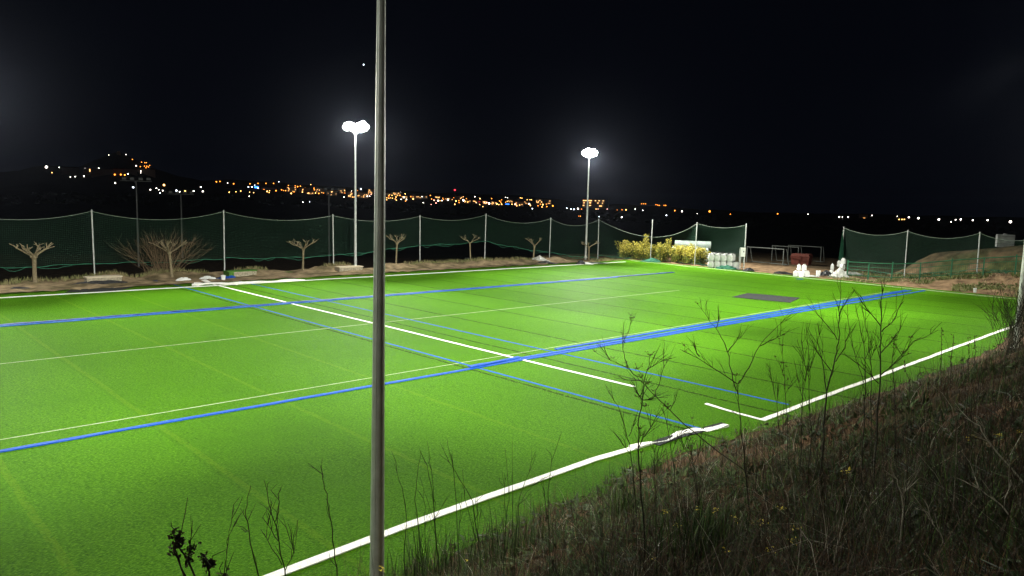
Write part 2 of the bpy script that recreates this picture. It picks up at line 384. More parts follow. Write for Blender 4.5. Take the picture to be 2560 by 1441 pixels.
# artificial turf: one sheet with a ragged edge
ys = np.linspace(0, 1, 60); xs = np.concatenate([np.linspace(-32, 0, 20), np.linspace(.5, 1, 1), np.linspace(1, 76, 150)])
U, Q = np.meshgrid(xs, ys, indexing='ij')
y0 = foot(U) - .16; y1 = far_edge(U) + .15*np.sin(U*.8) - .1
TY = y0 + (y1-y0)*Q; TX = np.minimum(U, goal_x(TY) + 1.55 + .08*np.sin(TY*.7))
np_mesh('turf', np.stack([TX, TY, .012+0*TX], -1).reshape(-1, 3), grid_faces(*TX.shape)[:, ::-1][:, ::-1], M_turf, 'structure')

# ------------------------------------------------------------------ lines and loose strips on the turf
def strip(name, pts, width, m, z=.02, thick=.012, wav=0.0, lift=0.0, label=None, cat=None, group=None, kind=None, step=.35):
    P = [np.array(p[:2], float) for p in pts]; out = []; s = 0; ph = random.uniform(0, 9)
    for a, b in zip(P[:-1], P[1:]):
        k = max(1, int(np.linalg.norm(b-a)/step))
        for i in range(k): out.append(a+(b-a)*i/k)
    out.append(P[-1]); mb = MB(); vs = []; fs = []
    for i, p in enumerate(out):
        d = out[min(i+1, len(out)-1)] - out[max(i-1, 0)]; d = d/np.linalg.norm(d); nrm = np.array([-d[1], d[0]]); s = i*step
        o = nrm*wav*(math.sin(s*.9+ph)+.6*math.sin(s*2.3+2*ph))
        w = width*(1+random.uniform(-.06, .06))/2
        zz = z + thick + lift*max(0, math.sin(s*1.7+ph)+.4*math.sin(s*3.9))
        tw = lift*.5*math.sin(s*2.6+ph)
        l, r = p+o+nrm*w, p+o-nrm*w
        vs += [(l[0], l[1], z), (l[0], l[1], zz+tw), (r[0], r[1], max(z+.003, zz-tw)), (r[0], r[1], z)]
    n = len(out)
    for i in range(n-1):
        for j in range(3): fs.append((4*i+j, 4*i+j+1, 4*i+j+5, 4*i+j+4)[::-1])
    fs += [(0, 1, 2, 3), (4*n-1, 4*n-2, 4*n-3, 4*n-4)]
    mb.add(vs, fs); loc = (float(out[0][0]), float(out[0][1]), z) if not kind else None
    o = mb.build(name, m, loc=loc); return tag(o, label, cat, group, kind)
P = lambda *q: [at(x, y) for x, y in q]
strip('far_touchline', [(-30, 56.0), (10, 55.95), (40, 55.8), (goal_x(56)-2.2, 56.0)], .30, M_white, .018, .02, .03, kind='structure')
strip('blue_cross_line', [(19.25, 60.0), (19.2, 35), (19.25, 11.6)], .13, M_blueline, .018, .006, kind='structure')
strip('blue_cross_line', [(24.3, 59.2), (24.15, 30), (24.12, 11.5)], .13, M_blueline, .018, .006, kind='structure')
strip('thin_stitched_line', [(-20, 34.2), (51, 34.25)], .035, M_whitedim, .017, .004, kind='structure')
strip('thin_stitched_line', [(-20, 23.5), (67, 23.62)], .028, M_whitedim, .017, .004, kind='structure')
strip('goal_line', [(goal_x(57)+.1, 57), (goal_x(35)+.1, 35), (goal_x(15)+.1, 15), (goal_x(13)+.2, 12.6)], .22, M_whitedim, .018, .012, .03, kind='structure')
strip('white_turf_strip', P((440, 1536), (691, 1441), (1000, 1324), (1200, 1252), (1313, 1213), (1400, 1182), (1484, 1152), (1588, 1122)), .23, M_white, .02, .02, .0, .0,
      'broad straight white strip of the near touchline crossing behind the near pole', 'turf strip')
strip('white_turf_strip', P((1580, 1125), (1630, 1109), (1665, 1104), (1700, 1085), (1740, 1077), (1760, 1078), (1812, 1066)), .22, M_white, .02, .02, .03, .05,
      'rumpled end of the near touchline strip beside the blue cross line', 'turf strip')
strip('white_turf_strip', P((1905, 1053), (2010, 1012), (2200, 941), (2370, 877), (2536, 816)), .20, M_white, .02, .015, .01, 0,
      'straight white touchline strip running behind the dry stalks towards the pole at the right edge', 'turf strip')
strip('white_turf_strip', P((512, 707), (735, 762), (960, 816), (1300, 900), (1586, 969)), .15, M_white, .026, .012, .006, 0,
      'long white halfway strip lying between the two blue cross lines', 'turf strip')
strip('white_turf_strip', P((1764, 1012), (1838, 1034), (1906, 1052)), .13, M_white, .026, .012, .02, .01,
      'short white strip of two bits meeting the near touchline behind the dry fennel', 'turf strip')
strip('rumpled_turf_backing', P((1640, 1114), (1700, 1092), (1745, 1080), (1815, 1062)), .30, M_grey, .017, .01, .03, .02,
      'grey backing of the rumpled touchline end, turned up beside the blue cross line', 'turf strip')
for k, (a, lb) in enumerate((([(490, 716), (520, 709), (560, 711), (600, 709), (660, 706), (760, 702)], 'white strip heaped in a loose fold on the far touchline by the bucket'),
              ([(485, 713), (540, 712), (595, 714)], 'short flat white strip lying along the far touchline at the heap'),
              ([(505, 706), (540, 712), (600, 712)], 'white strip end crossing the far touchline heap at a slant'))):
    strip('white_turf_strip', P(*a), (.5, .3, .3)[k], M_white, .03+.02*k, .05, .05, .06, lb, 'turf strip')
BL = 'blue strips laid along the pitch'
strip('blue_turf_strip', [(-8, 22.4), (20.5, 22.4), (45, 22.2), (70.2, 21.9)], .18, M_blue, .02, .03, .012, .003, 'longest blue turf strip crossing the whole pitch from the left edge', 'turf strip')
strip('blue_turf_strip', [(19.6, 22.64), (40, 22.58), (69.2, 22.7)], .18, M_blue, .021, .04, .012, .004, 'blue turf strip beside the longest one, its near end by the halfway strip', 'turf strip')
strip('blue_turf_strip', [(24.6, 23.1), (45, 23.08), (69.0, 23.0)], .17, M_blue, .021, .04, .012, .004, 'blue turf strip nearest the thin white line, starting at the right blue cross line', 'turf strip')
strip('blue_turf_strip', [(18.9, 22.52), (21.9, 22.72)], .20, M_blue, .066, .03, .01, .01, 'short blue piece lying on the other strips at the crossing with the halfway strip', 'turf strip')
strip('blue_turf_strip', [(-8, 44.3), (20, 44.1), (64.6, 44.2)], .34, M_bluedark, .02, .05, .012, .01, 'dark blue strip lying on its edge along the far half of the pitch', 'turf strip')
strip('blue_turf_strip', [(-8, 43.95), (16, 43.75), (40, 43.8), (55, 43.9)], .22, M_blueline, .021, .03, .02, .01, 'paler blue strip on the near side of the dark one on the far half', 'turf strip')
def slab(name, corners, z0, z1, m, label, cat, bumps=0):
    c = np.mean(corners, 0); mb = MB(); n = len(corners)
    vs = [(p[0], p[1], z0) for p in corners] + [(p[0], p[1], z1) for p in corners]
    mb.add(vs, [tuple(range(n))[::-1], tuple(range(n, 2*n))] + [(i, (i+1) % n, n+(i+1) % n, n+i) for i in range(n)])
    return tag(mb.build(name, m, loc=(c[0], c[1], z0)), label, cat)
slab('rubber_mat', P((1830, 744), (1868, 734.5), (2000, 746), (1975, 758)), .02, .045, M_grey, 'dark grey rectangular mat lying on the right half of the turf', 'mat')
slab('rubber_mat', P((163, 733), (182, 723), (335, 719), (290, 729)), .02, .04, M_grey, 'grey mat with a ragged end lying beyond the far touchline at left', 'mat')

# ------------------------------------------------------------------ floodlight poles
def floodlight(loc, yaw, label, height=13.5, r0=.15, r1=.085, lit=True, power=20000, group='floodlight poles', plinth=None, arms=2.4, aims=((-36, 27, 31, .72), (0, 24, 30, .72), (36, 27, 31, .72), (0, 50, 68, .08)), n=6, lean=0.0):
    t = thing('floodlight_pole', label, 'floodlight', loc, group); x, y, z = loc
    b = MB(); ld = lean/13.4
    b = MB(); b.tube([(x, y, z-.3)] + [(x+ld*height*k/8*.68, y-ld*height*k/8*.73, z+height*k/8) for k in range(9)], [r0]+[r0+(r1-r0)*k/8 for k in range(9)], 20); b.build('pole', M_galv if label.startswith(('nearest', 'grey')) else M_post, t, True)
    b = MB(); b.lathe((x, y, z), [(r0*1.9, 0), (r0*1.9, .03), (r0*1.25, .05), (r0*1.15, .16), (r0*1.02, .3)], 16); b.build('base_flange', M_galv, t)
    if lean:
        a_ = math.atan2(-y, -x)-.35; b = MB(); b.tube([(x+ld*height*k/8*.68+math.cos(a_)*(r0+(r1-r0)*k/8), y-ld*height*k/8*.73+math.sin(a_)*(r0+(r1-r0)*k/8), z+height*k/8) for k in range(9)], .006, 5); b.build('weld_seam', M_galv, t)
    fw = Vector((math.sin(yaw), math.cos(yaw), 0)); sd = Vector((fw.y, -fw.x, 0)); top = Vector((x, y, z+height))
    b = MB(); b.tube([top-sd*arms/2, top+sd*arms/2], .05, 8); b.tube([top-sd*arms/2+Vector((0, 0, .62)), top+sd*arms/2+Vector((0, 0, .62))], .04, 8)
    for q in (-.5, 0, .5): b.tube([top+sd*arms*q, top+sd*arms*q+Vector((0, 0, .62))], .035, 6)
    b.tube([top+sd*arms*.25, top-Vector((0, 0, .5))], .03, 6); b.tube([top-sd*arms*.25, top-Vector((0, 0, .5))], .03, 6)
    b.build('crossbar', M_lampbody, t)
    heads = [(-.42, .12), (-.26, .55), (-.24, -.12), (-.10, .22), (.16, -.02), (.32, .22), (.42, -.10)] if arms > 2.3 else [(-.40, 0), (-.18, .42), (-.14, -.3), (.1, .06), (.18, .42), (.2, -.3), (.42, 0)]
    for k in range(7):
        q, row = heads[k]
        yy = yaw + q*1.1; tilt = math.radians(30)
        c = top + sd*arms*q*.95 + Vector((0, 0, .3+.62*row)) + fw*.16
        R = Matrix.Rotation(-yy, 3, 'Z') @ Matrix.Rotation(-tilt, 3, 'X')
        def bx(d, off):
            vs = []
            for zz in (-.5, .5):
                for xx, y2 in ((-.5, -.5), (.5, -.5), (.5, .5), (-.5, .5)):
                    tp = 1 if y2 > 0 else .72
                    vs.append(R @ (Vector((xx*d[0]*tp, y2*d[1], zz*d[2]*tp))+Vector(off)) + c)
            return vs
        fcs = [(0, 3, 2, 1), (4, 5, 6, 7), (0, 1, 5, 4), (1, 2, 6, 5), (2, 3, 7, 6), (3, 0, 4, 7)]
        b = MB(); b.add(bx((.60, .20, .50), (0, -.01, 0)), fcs); hd = b.build('lamp_head', M_lampbody, t)
        b = MB(); b.add([R @ Vector((v[0]*.40, v[1]*.20+.10, v[2]*.36)) + c for v in ICO[2][0]], ICO[2][1]); b.build('lens', M_lamp if lit else M_lampbody, hd)
    if lit:
        for k, (da, dep, half, pk) in enumerate(aims):
            l = bpy.data.lights.new('floodlight_beam', 'SPOT'); l.energy = power*pk; l.color = (1, .985, .90); l.spot_size = math.radians(2*half); l.spot_blend = 1.0; l.shadow_soft_size = .25
            o = bpy.data.objects.new('floodlight_beam', l); col.objects.link(o)
            a = yaw + math.radians(da); dp = math.radians(dep)
            d = Vector((math.sin(a)*math.cos(dp), math.cos(a)*math.cos(dp), -math.sin(dp)))
            o.location = top + fw*.75 + sd*(.4*(k-1.5)) + Vector((0, 0, .3)); o.rotation_euler = d.to_track_quat('-Z', 'Y').to_euler()
    return t
PW = 70000
p1 = at_Y(888.5, 668, 63.2); p2 = at_Y(1464, 646, 62.4)
floodlight((p1[0], p1[1], .15), PI+.06, 'tall lit floodlight pole rising from the far verge just left of the near pole', 13.3, .14, .08, power=PW, group=None)
floodlight((p2[0], p2[1], .1), PI+.25, 'lit floodlight pole at the far right corner of the pitch, one white blaze on top', 13.0, .14, .08, power=PW*1.35, group=None, arms=1.9, aims=((-30, 27, 31, .72), (0, 26, 30, .72), (30, 27, 31, .72), (-44, 40, 46, .40), (0, 50, 68, .05)))
np_ = at_range(942, 1441, 11.5)
floodlight((np_[0], np_[1], float(bank_z(np_[0], np_[1]))), .38, 'nearest grey steel floodlight pole crossing the whole picture in front of the pitch', 13.4, .119, .044, power=PW*.62, group=None, aims=((-36, 30, 40, .75), (0, 28, 40, .75), (36, 29, 40, .95), (10, 50, 70, .16)), lean=.06)
pr = at_range(2538, 900, 41.2)
floodlight((pr[0], pr[1], float(bank_z(pr[0], pr[1]))), -.02, 'grey floodlight pole at the right edge rising from the weeds on the bank', 12.6, .15, .08, power=PW*1.3, group=None, arms=2.3, aims=((-36, 27, 31, .8), (0, 25, 30, .8), (36, 27, 31, .8), (20, 50, 64, .11)))
floodlight((6.4, 63.2, .1), PI, 'lit floodlight pole on the far verge beyond the left edge of the photo', 13.4, .14, .08, power=PW*1.05, group=None)
floodlight((-26.5, 10.6, .02), 1.0, 'lit floodlight pole on the near touchline far beyond the left edge of the photo', 13.5, .14, .08, power=PW*.12, group=None)
floodlight((72.6, 9.0, 1.2), -.85, 'lit floodlight pole at the near right corner beyond the right edge of the photo', 12.6, .14, .08, power=PW*.7, group=None)
# ------------------------------------------------------------------ ball-stop net fences
def net_fence(name, label, posts, bays, hemtop=None):
    # posts: list of (x, y, zbase, ztop, lean); bays: (i, j, sag, zbot_i, zbot_j, belly)
    t = thing(name, label, 'net fence', (posts[0][0], posts[0][1], 0))
    for (x, y, z0, z1) in posts:
        b = MB(); b.tube([(x+random.uniform(-.09, .09), y+random.uniform(-.06, .06), z0-.3), (x, y, z1)], .055, 10); b.lathe((x, y, z1), [(.065, 0), (.065, .05), (.02, .09)], 10); b.build('post', M_post, t, False)
    for (i, j, sag, zi, zj, belly) in bays:
        A, B = np.array(posts[i][:2]), np.array(posts[j][:2]); za, zb = posts[i][3]-.05, posts[j][3]-.05
        L_ = np.linalg.norm(B-A); nx = max(8, int(L_/.35)); nz = 14; d = (B-A)/L_; nr = np.array([d[1], -d[0]])
        if nr[0]+nr[1] < 0: nr = -nr                         # belly hangs away from the pitch
        vs, uv = [], []; top, bot = [], []
        ph = random.uniform(0, 6)
        for a in range(nx+1):
            u = a/nx; cat_ = 4*u*(1-u)
            zt = za+(zb-za)*u - sag*cat_; zl = zi+(zj-zi)*u - .10*cat_ + .05*math.sin(u*L_*1.3+ph) + .03*math.sin(u*L_*3.1)
            for c in range(nz+1):
                w = c/nz; z = zl+(zt-zl)*w
                off = belly*cat_*math.sin(PI*min(1, (1-w)*.75+.12)) + .10*math.sin(u*9+w*4+ph)*math.sin(PI*w)*cat_
                p = A+(B-A)*u+nr*off; vs.append((p[0], p[1], z)); uv.append((u*L_, w*(za-zi)))
            top.append(vs[-1]); bot.append(vs[-nz-1])
        mb = MB(); mb.add(vs, [(a*(nz+1)+c, (a+1)*(nz+1)+c, (a+1)*(nz+1)+c+1, a*(nz+1)+c+1) for a in range(nx) for c in range(nz)])
        o = mb.build('net_panel', M_net, t)
        ul = o.data.uv_layers.new(name='UVMap'); vi = np.zeros(len(o.data.loops), np.int32); o.data.loops.foreach_get('vertex_index', vi)
        ul.data.foreach_set('uv', np.array(uv, np.float32)[vi].ravel())
        b = MB(); b.tube(top, .017, 5); b.build('top_cable', M_cable, t)
        b = MB(); b.tube([(p[0]+.02, p[1]-.03, p[2]+.0) for p in bot], [.018+.022*abs(math.sin(k*.9+ph)) for k in range(len(bot))], 5); b.build('bottom_hem', M_hem, t)
        b = MB(); k0 = 0                                    # slack of net gathered under the hem
        for g in range(3):
            s0 = random.randint(1, max(2, nx-10)); n_ = random.randint(4, 9); q = bot[s0:s0+n_]
            if len(q) > 3: b.tube([(p[0], p[1]-.05, p[2]-.28*math.sin(PI*k/(len(q)-1))*random.uniform(.7, 1.1)) for k, p in enumerate(q)], .02, 4)
        if b.v: b.build('gathered_net', M_hem, t)
    return t
FP = []
for (x, yt, Yf) in ((-135, 528, 65.2), (229, 527, 65.0), (559, 528, 64.8), (832, 538, 64.2), (1050, 540, 63.9), (1215, 536, 63.6), (1377, 546, 63.4), (1497, 549, 62.6)):
    p = at_Y(x, yt, Yf); FP.append((p[0], p[1], -.4, p[2]))
for (x, yt, Xf) in ((1632, 551, 76.4), (1743, 558, 75.9), (1866, 561, 75.4)):
    p = at_X(x, yt, Xf); FP.append((p[0], p[1], -.1, p[2]))
zb = [at_Y(-135, 672, 65.2)[2], at_Y(234, 659, 65)[2], at_Y(567, 646, 64.8)[2], at_Y(835, 639, 64.2)[2], at_Y(1052, 613, 63.9)[2], at_Y(1215, 604, 63.6)[2], at_Y(1375, 632, 63.4)[2], at_Y(1496, 645, 62.6)[2]]
bays = [(0, 1, .62, zb[0], zb[1], .3), (1, 2, .70, zb[1], zb[2], .3), (2, 3, .62, zb[2], zb[3], .3), (3, 4, .55, zb[3], zb[4], .3), (4, 5, .55, zb[4], zb[5], .3), (5, 6, .75, zb[5], zb[6], .3), (6, 7, .85, zb[6], zb[7], .3),
        (7, 9, 1.95, .25, .2, 4.2), (9, 10, .45, .2, .25, .8)]
net_fence('ball_stop_fence', 'long green ball-stop net sagging between slim posts along the far verge and corner', FP, bays)
FR = []
for (x, yt, r) in ((2110, 569, 93), (2270, 577, 86), (2450, 582, 82), (2600, 592, 80), (2800, 610, 80)):
    p = at_range(x, yt, r); FR.append((p[0], p[1], float(right_z(p[0], p[1]))-.2, p[2]))
net_fence('ball_stop_fence', 'shorter green ball-stop net on the right behind the green railing', FR, [(0, 1, .62, .35, .5, .3), (1, 2, .62, .5, 1.7, .3), (2, 3, .5, 1.7, 1.9, .3), (3, 4, .5, 1.9, 1.9, .3)])
# loose net edge tied back at the opening
b = MB(); q0 = at_range(2106, 575, 92.8); q1 = at_range(2094, 668, 92.6); b.add([q0, at_range(2109, 600, 92.9), at_range(2108, 668, 92.8), q1, at_range(2100, 620, 92.5)], [(0, 4, 1), (4, 3, 2), (4, 2, 1)])
o = b.build('loose_net_edge', M_hem, bpy.data.objects['ball_stop_fence.001'])

# ------------------------------------------------------------------ pollarded trees
def pollard(px, py, Y, height, spread, label, trunk=.115, seed=0):
    rnd = random.Random(seed); p = at_Y(px, py, Y); x, y = p[0], p[1]; z = float(verge_z(np.array(x), np.array(y)))
    t = thing('pollarded_tree', label, 'tree', (x, y, z))
    th = height*rnd.uniform(.54, .64); b = MB(); ln = rnd.uniform(-.16, .16)
    b.tube([(x, y, z-.2), (x, y, z+.1), (x+ln*.5, y, z+th*.5), (x+ln, y, z+th), (x+ln, y, z+th+.12)], [trunk*1.5, trunk*1.15, trunk, trunk*1.15, trunk*1.2], 9); b.build('trunk', M_bark, t, True)
    c = MB(); n = rnd.randint(4, 8); c.blob((x+ln, y, z+th), (trunk*1.7, trunk*1.7, trunk*1.5), 2, .15)
    for k in range(n):
        a = 2*PI*k/n + rnd.uniform(-.3, .3); d = Vector((math.cos(a), math.sin(a), 0)); o = Vector((x+ln, y, z+th))
        l = spread*rnd.uniform(.5, .7); q1 = o+d*l*.45+Vector((0, 0, .26*height/3*rnd.uniform(.8, 1.2))); q2 = o+d*l+Vector((0, 0, .5*height/3*rnd.uniform(.8, 1.3)))
        c.tube([o, q1, q2], [trunk*.62, trunk*.48, trunk*.40], 6)
        c.blob(q2, (trunk*.62,)*3, 1, .2)
        for j in range(rnd.randint(2, 5)):
            s_ = q2 if j < 3 else q1.lerp(q2, rnd.random()); e = Vector((d.x*rnd.uniform(.0, .5)+rnd.uniform(-.3, .3), d.y*rnd.uniform(.0, .5)+rnd.uniform(-.3, .3), rnd.uniform(.15, .42)))*(height/3)*.9
            m_ = s_+e*.5+Vector((rnd.uniform(-.08, .08), rnd.uniform(-.08, .08), .02)); c.tube([s_, m_, s_+e], [trunk*.34, trunk*.26, trunk*.16], 5)
            if rnd.random() < .6: c.tube([m_, m_+Vector((rnd.uniform(-.3, .3), rnd.uniform(-.3, .3), rnd.uniform(.1, .3)))], [trunk*.2, trunk*.1], 4)
    c.build('crown', M_bark, t); return t
for k, a in enumerate(((88, 712, 62.7, 3.3, 1.55, 'thick-trunked pollarded tree at the far left, its branch tips browned'), (430, 698, 62.3, 3.4, 1.75, 'pollarded tree standing in front of the big bare shrub'),
          (757, 684, 62.4, 3.2, 1.5, 'pollarded tree between the two concrete blocks nearest the far floodlight'), (990, 668, 62.0, 3.2, 1.2, 'pollarded tree just right of the near steel pole'),
          (1176, 660, 61.6, 3.2, 1.45, 'pollarded tree in front of the raised net hem, left of a small goal frame'), (1333, 650, 61.2, 2.9, 1.3, 'pollarded tree left of the far right floodlight, above the black tarpaulin'),
          (1472, 645, 61.5, 2.8, 1.5, 'pollarded tree half hidden behind the far right floodlight pole'))):
    pollard(*a, trunk=(.135 if k == 0 else .068+.010*((k*7)%4)), seed=k+3)

# bare shrub
def shrub(base, n, height, spread, label, name, cat, m=M_twig, rad=.018, seed=1):
    rnd = random.Random(seed); t = thing(name, label, cat, base); mb = MB(); tips = MB(); B = Vector([float(c) for c in base])
    for k in range(n):
        a = rnd.uniform(0, 2*PI); out = rnd.uniform(.1, 1)**.8; L_ = height*rnd.uniform(.7, 1.05)
        d = Vector((math.cos(a)*out*spread, math.sin(a)*out*spread*.55, L_*math.sqrt(max(.1, 1-out*out*.6))))
        p0 = B+Vector((rnd.gauss(0, .45), rnd.gauss(0, .2), -.1)); pts = [p0+d*(i/5)+Vector((0, 0, .28*height*math.sin(PI*i/5*.8)*.35*out))+Vector((rnd.gauss(0, .05), rnd.gauss(0, .05), rnd.gauss(0, .04)))*(i > 0) for i in range(6)]
        mb.tube(pts, [rad*(1-.14*i) for i in range(6)], 4)
        for j in range(rnd.randint(4, 7)):
            i = rnd.randint(2, 4); s_ = pts[i]+(pts[i+1]-pts[i])*rnd.random(); e = d.normalized()*rnd.uniform(.4, 1.0)+Vector((rnd.gauss(0, .3), rnd.gauss(0, .3), rnd.gauss(.05, .2)))
            mb2 = s_+e*.55+Vector((rnd.gauss(0, .05), rnd.gauss(0, .05), .03)); mb.tube([s_, mb2, s_+e], [rad*.5, rad*.4, rad*.25], 3, False)
    mb.build('branch_fan', m, t); return t
sb = at_Y(412, 694, 64.0)
shrub((sb[0], sb[1], -.2), 95, 3.9, 3.9, 'big leafless brown shrub fanning out behind the second pollarded tree', 'bare_shrub', 'shrub', rad=.014)

# concrete blocks along the far verge
def block(px0, px1, ytop, ybot, Y, label, turf=False):
    a = at_Y(px0, ybot, Y); c = at_Y(px1, ybot, Y); h = abs(at_Y(px0, ytop, Y)[2]-a[2]); x0, x1 = a[0], c[0]; z = -.05
    zt = at_Y((px0+px1)/2, (ytop*.6+(ytop)*.4), Y)[2]
    t = thing('concrete_block', label, 'concrete block', ((x0+x1)/2, Y, 0))
    b = MB(); b.box(((x0+x1)/2, Y+.45, (zt-.08+z)/2), (x1-x0, .9, zt-.08-z), 0, .985); b.build('body', M_conc, t)
    b = MB(); b.box(((x0+x1)/2, Y+.45, zt-.04), (x1-x0+.10, 1.0, .08)); b.build('capping', MATS.get('turf_cover') or mat('turf_cover', (.04, .12, .015), .8, (.07, .18, .02), 9, .5, 20), t) if turf else b.build('capping', M_conctop, t)
    if turf:
        b = MB(); b.box((x0-.03, Y+.2, zt*.5-.03), (.06, 1.2, zt*.9)); b.box((x0+.25, Y-.02, zt*.5), (.5, .03, zt*.8)); b.build('turf_flap', MATS['turf_cover'], t)
    return t
block(218, 305, 692, 709, 61.2, 'pale concrete block seat on the verge at left, black sheeting at its foot')
block(570, 642, 677, 693, 61.2, 'concrete block with a piece of green turf draped over its top', True)
block(849, 907, 667, 680, 60.7, 'concrete block at the foot of the tall far floodlight')

# ------------------------------------------------------------------ litter and site materials on the far side
def crumple(name, px, py, w, d, h, m, label, cat, seed=0, peaks=1, z0=.02):
    rnd = np.random.default_rng(seed); p = at(px, py); n = 13; u, v = np.meshgrid(np.linspace(-1, 1, n), np.linspace(-1, 1, n), indexing='ij')
    z = np.zeros_like(u)
    for k in range(peaks):
        cx_, cy_ = (rnd.uniform(-.4, .4), rnd.uniform(-.3, .3)) if peaks > 1 or seed % 2 else (.15, 0); z = np.maximum(z, h*np.clip(1-np.hypot((u-cx_)*1.1, v-cy_), 0, 1)*rnd.uniform(.7, 1))
    z += h*.18*rnd.random(u.shape)+.005; rim = np.maximum(np.abs(u), np.abs(v)) > .99; z[rim] *= .2
    e = 1+.18*rnd.standard_normal(u.shape)*.6
    az = math.atan2(p[0], p[1]); X_ = u*w/2*e; Y_ = v*d/2*e
    x = X_*math.cos(az)+Y_*math.sin(az); y = -X_*math.sin(az)+Y_*math.cos(az)
    mb = MB(); V_ = np.stack([p[0]+x, p[1]+y, z0+z], -1).reshape(-1, 3); mb.add(V_, [tuple(f) for f in grid_faces(n, n)])
    lo = V_.copy(); lo[:, 2] = z0; 
    return tag(mb.build(name, m, loc=(p[0], p[1], z0)), label, cat)
crumple('black_sheeting', 258, 711, 3.4, .8, .30, M_black, 'crumpled black sheeting along the foot of the left concrete block', 'sheeting', 1, 4)
crumple('black_sheeting', 55, 722, 1.6, .7, .12, M_black, 'thin black scrap beside the thick-trunked tree at left', 'sheeting', 2, 3)
crumple('tarpaulin', 1343, 657, 3.0, 1.8, .75, M_film, 'peaked grey and black tarpaulin on the far verge below a pollarded tree', 'tarpaulin', 4, 1)
crumple('tarpaulin', 1366, 660, 2.6, 1.2, .35, M_black, 'dark tail of sheeting trailing right from the grey tarpaulin', 'tarpaulin', 6, 2)
crumple('black_sheeting', 1452, 661, 1.0, .9, .55, M_black, 'black sheet bundle near the foot of the far right floodlight', 'sheeting', 5, 2)
crumple('white_sheeting', 1466, 661, 1.5, .8, .22, M_plastic, 'white sheet scrap beside the black bundle near the far right floodlight', 'sheeting', 7, 2)
crumple('black_sheeting', 1488, 659, 2.6, .8, .12, M_black, 'flat dark strip of sheeting right of the white scrap', 'sheeting', 8, 2)
crumple('blue_sheeting', 548, 699, 1.2, .6, .16, M_bluedark, 'blue sheet crumpled between the white bag and the bucket', 'sheeting', 9, 3)
crumple('blue_sheeting', 570, 697, 1.3, .6, .25, M_blue, 'bright blue sheet by the turf-covered block', 'sheeting', 10, 2)
crumple('blue_sheeting', 394, 706, 1.0, .5, .12, M_bluedark, 'small dark blue sheet left of the second pollarded tree', 'sheeting', 11, 2)
crumple('white_sheeting', 525, 699, 1.5, .8, .35, M_plastic, 'rounded white plastic bag lying left of the bucket on the far turf', 'bag', 12, 2)
crumple('white_sheeting', 459, 703, 1.1, .6, .28, M_plastic, 'small white plastic sheet right of the second pollarded tree', 'sheeting', 13, 2)
crumple('green_sheeting', 1627, 655, 2.4, 1.6, .5, M_hem, 'green net heap at the foot of the leaning post before the bushes', 'netting', 14, 1)
crumple('green_sheeting', 1815, 673, 2.2, 1.2, .5, M_hem, 'green folded netting in front of the white bulk bags', 'netting', 15, 2)
crumple('green_sheeting', 700, 683, 3.6, .8, .12, MATS['turf_cover'], 'flat green turf offcut left of the third pollarded tree', 'turf offcut', 16, 3)
crumple('black_sheeting', 1871, 679, 1.2, .7, .45, M_black, 'dark rubbish pile right of the post with the cream box', 'sheeting', 17, 2)
crumple('black_sheeting', 1958, 686, 2.0, .6, .30, M_black, 'dark turned-up strip left of the white jugs', 'sheeting', 18, 3)
crumple('white_sheeting', 2030, 692, 1.4, .5, .15, M_plastic, 'white scrap lying between the white jugs and the lone bucket', 'sheeting', 19, 2)
crumple('black_bag', 2067, 690, 1.5, 1.1, .75, M_black, 'shiny black rubbish bag beside the lone white bucket', 'bag', 20, 2)
crumple('plastic_film', 2127, 688, 2.4, 1.0, .35, M_film, 'flat clear plastic film on the dirt right of the jugs', 'sheeting', 21, 3)
crumple('plastic_film', 2096, 694, 1.8, 1.3, 1.25, M_film, 'big grey plastic sack leaning on the right group of jugs', 'bag', 22, 1)
crumple('blue_sheeting', 2000, 699, .7, .3, .05, M_blue, 'tiny blue scrap on the turf below the white jugs', 'sheeting', 23, 1)
def bucket(px, py, h, label, z=0, lying=False):
    p = at(px, py); r = h*.36; t = thing('bucket', label, 'bucket', (p[0], p[1], z))
    b = MB(); b.lathe((p[0], p[1], z), [(r*.78, 0), (r*.98, h*.86), (r*1.06, h*.87), (r*1.06, h*.94), (r, h*.95), (r, h), (r*.92, h), (r*.75, h*.1)], 16); b.build('body', M_plastic, t, False)
    b = MB(); b.tube([(p[0]+r*1.07*math.cos(a), p[1]+r*1.07*math.sin(a)*.3, z+h*.9-.5*h*math.sin(a)*.8) for a in np.linspace(0, PI, 9)], .008, 4); b.build('handle', M_strap, t)
bucket(558, 704, .50, 'white bucket standing on the far turf by the heaped white strip')
bucket(2045, 692, .62, 'lone white bucket beside the black rubbish bag')
bucket(2437, 733.5, .36, 'white bucket on the bare dirt at right, past the goal line', z=float(right_z(np.array(at(2437, 733)[0]), np.array(at(2437, 733)[1]))))
def jug(px, py, z, h, label, yaw=0, group=None):
    p = at(px, py); w, d = h*.62, h*.5; t = thing('jug', label, 'jug', (p[0], p[1], z), group)
    b = MB(); b.box((p[0], p[1], z+h*.36), (w, d, h*.72), yaw); b.box((p[0], p[1], z+h*.80), (w, d, h*.16), yaw, .6); b.build('body', M_plastic, t)
    b = MB(); b.lathe((p[0]+w*.2*math.cos(yaw), p[1]+w*.2*math.sin(yaw), z+h*.88), [(w*.13, 0), (w*.13, h*.12), (w*.1, h*.12)], 8); b.build('cap', M_plastic, t)
    u = Vector((math.cos(yaw), math.sin(yaw), 0)); c = Vector((p[0], p[1], z+h*.86)); b = MB(); b.tube([c-u*w*.28, c-u*w*.24+Vector((0, 0, h*.12)), c+u*w*.02+Vector((0, 0, h*.12)), c+u*w*.06], .022, 5); b.build('handle', M_plastic, t)
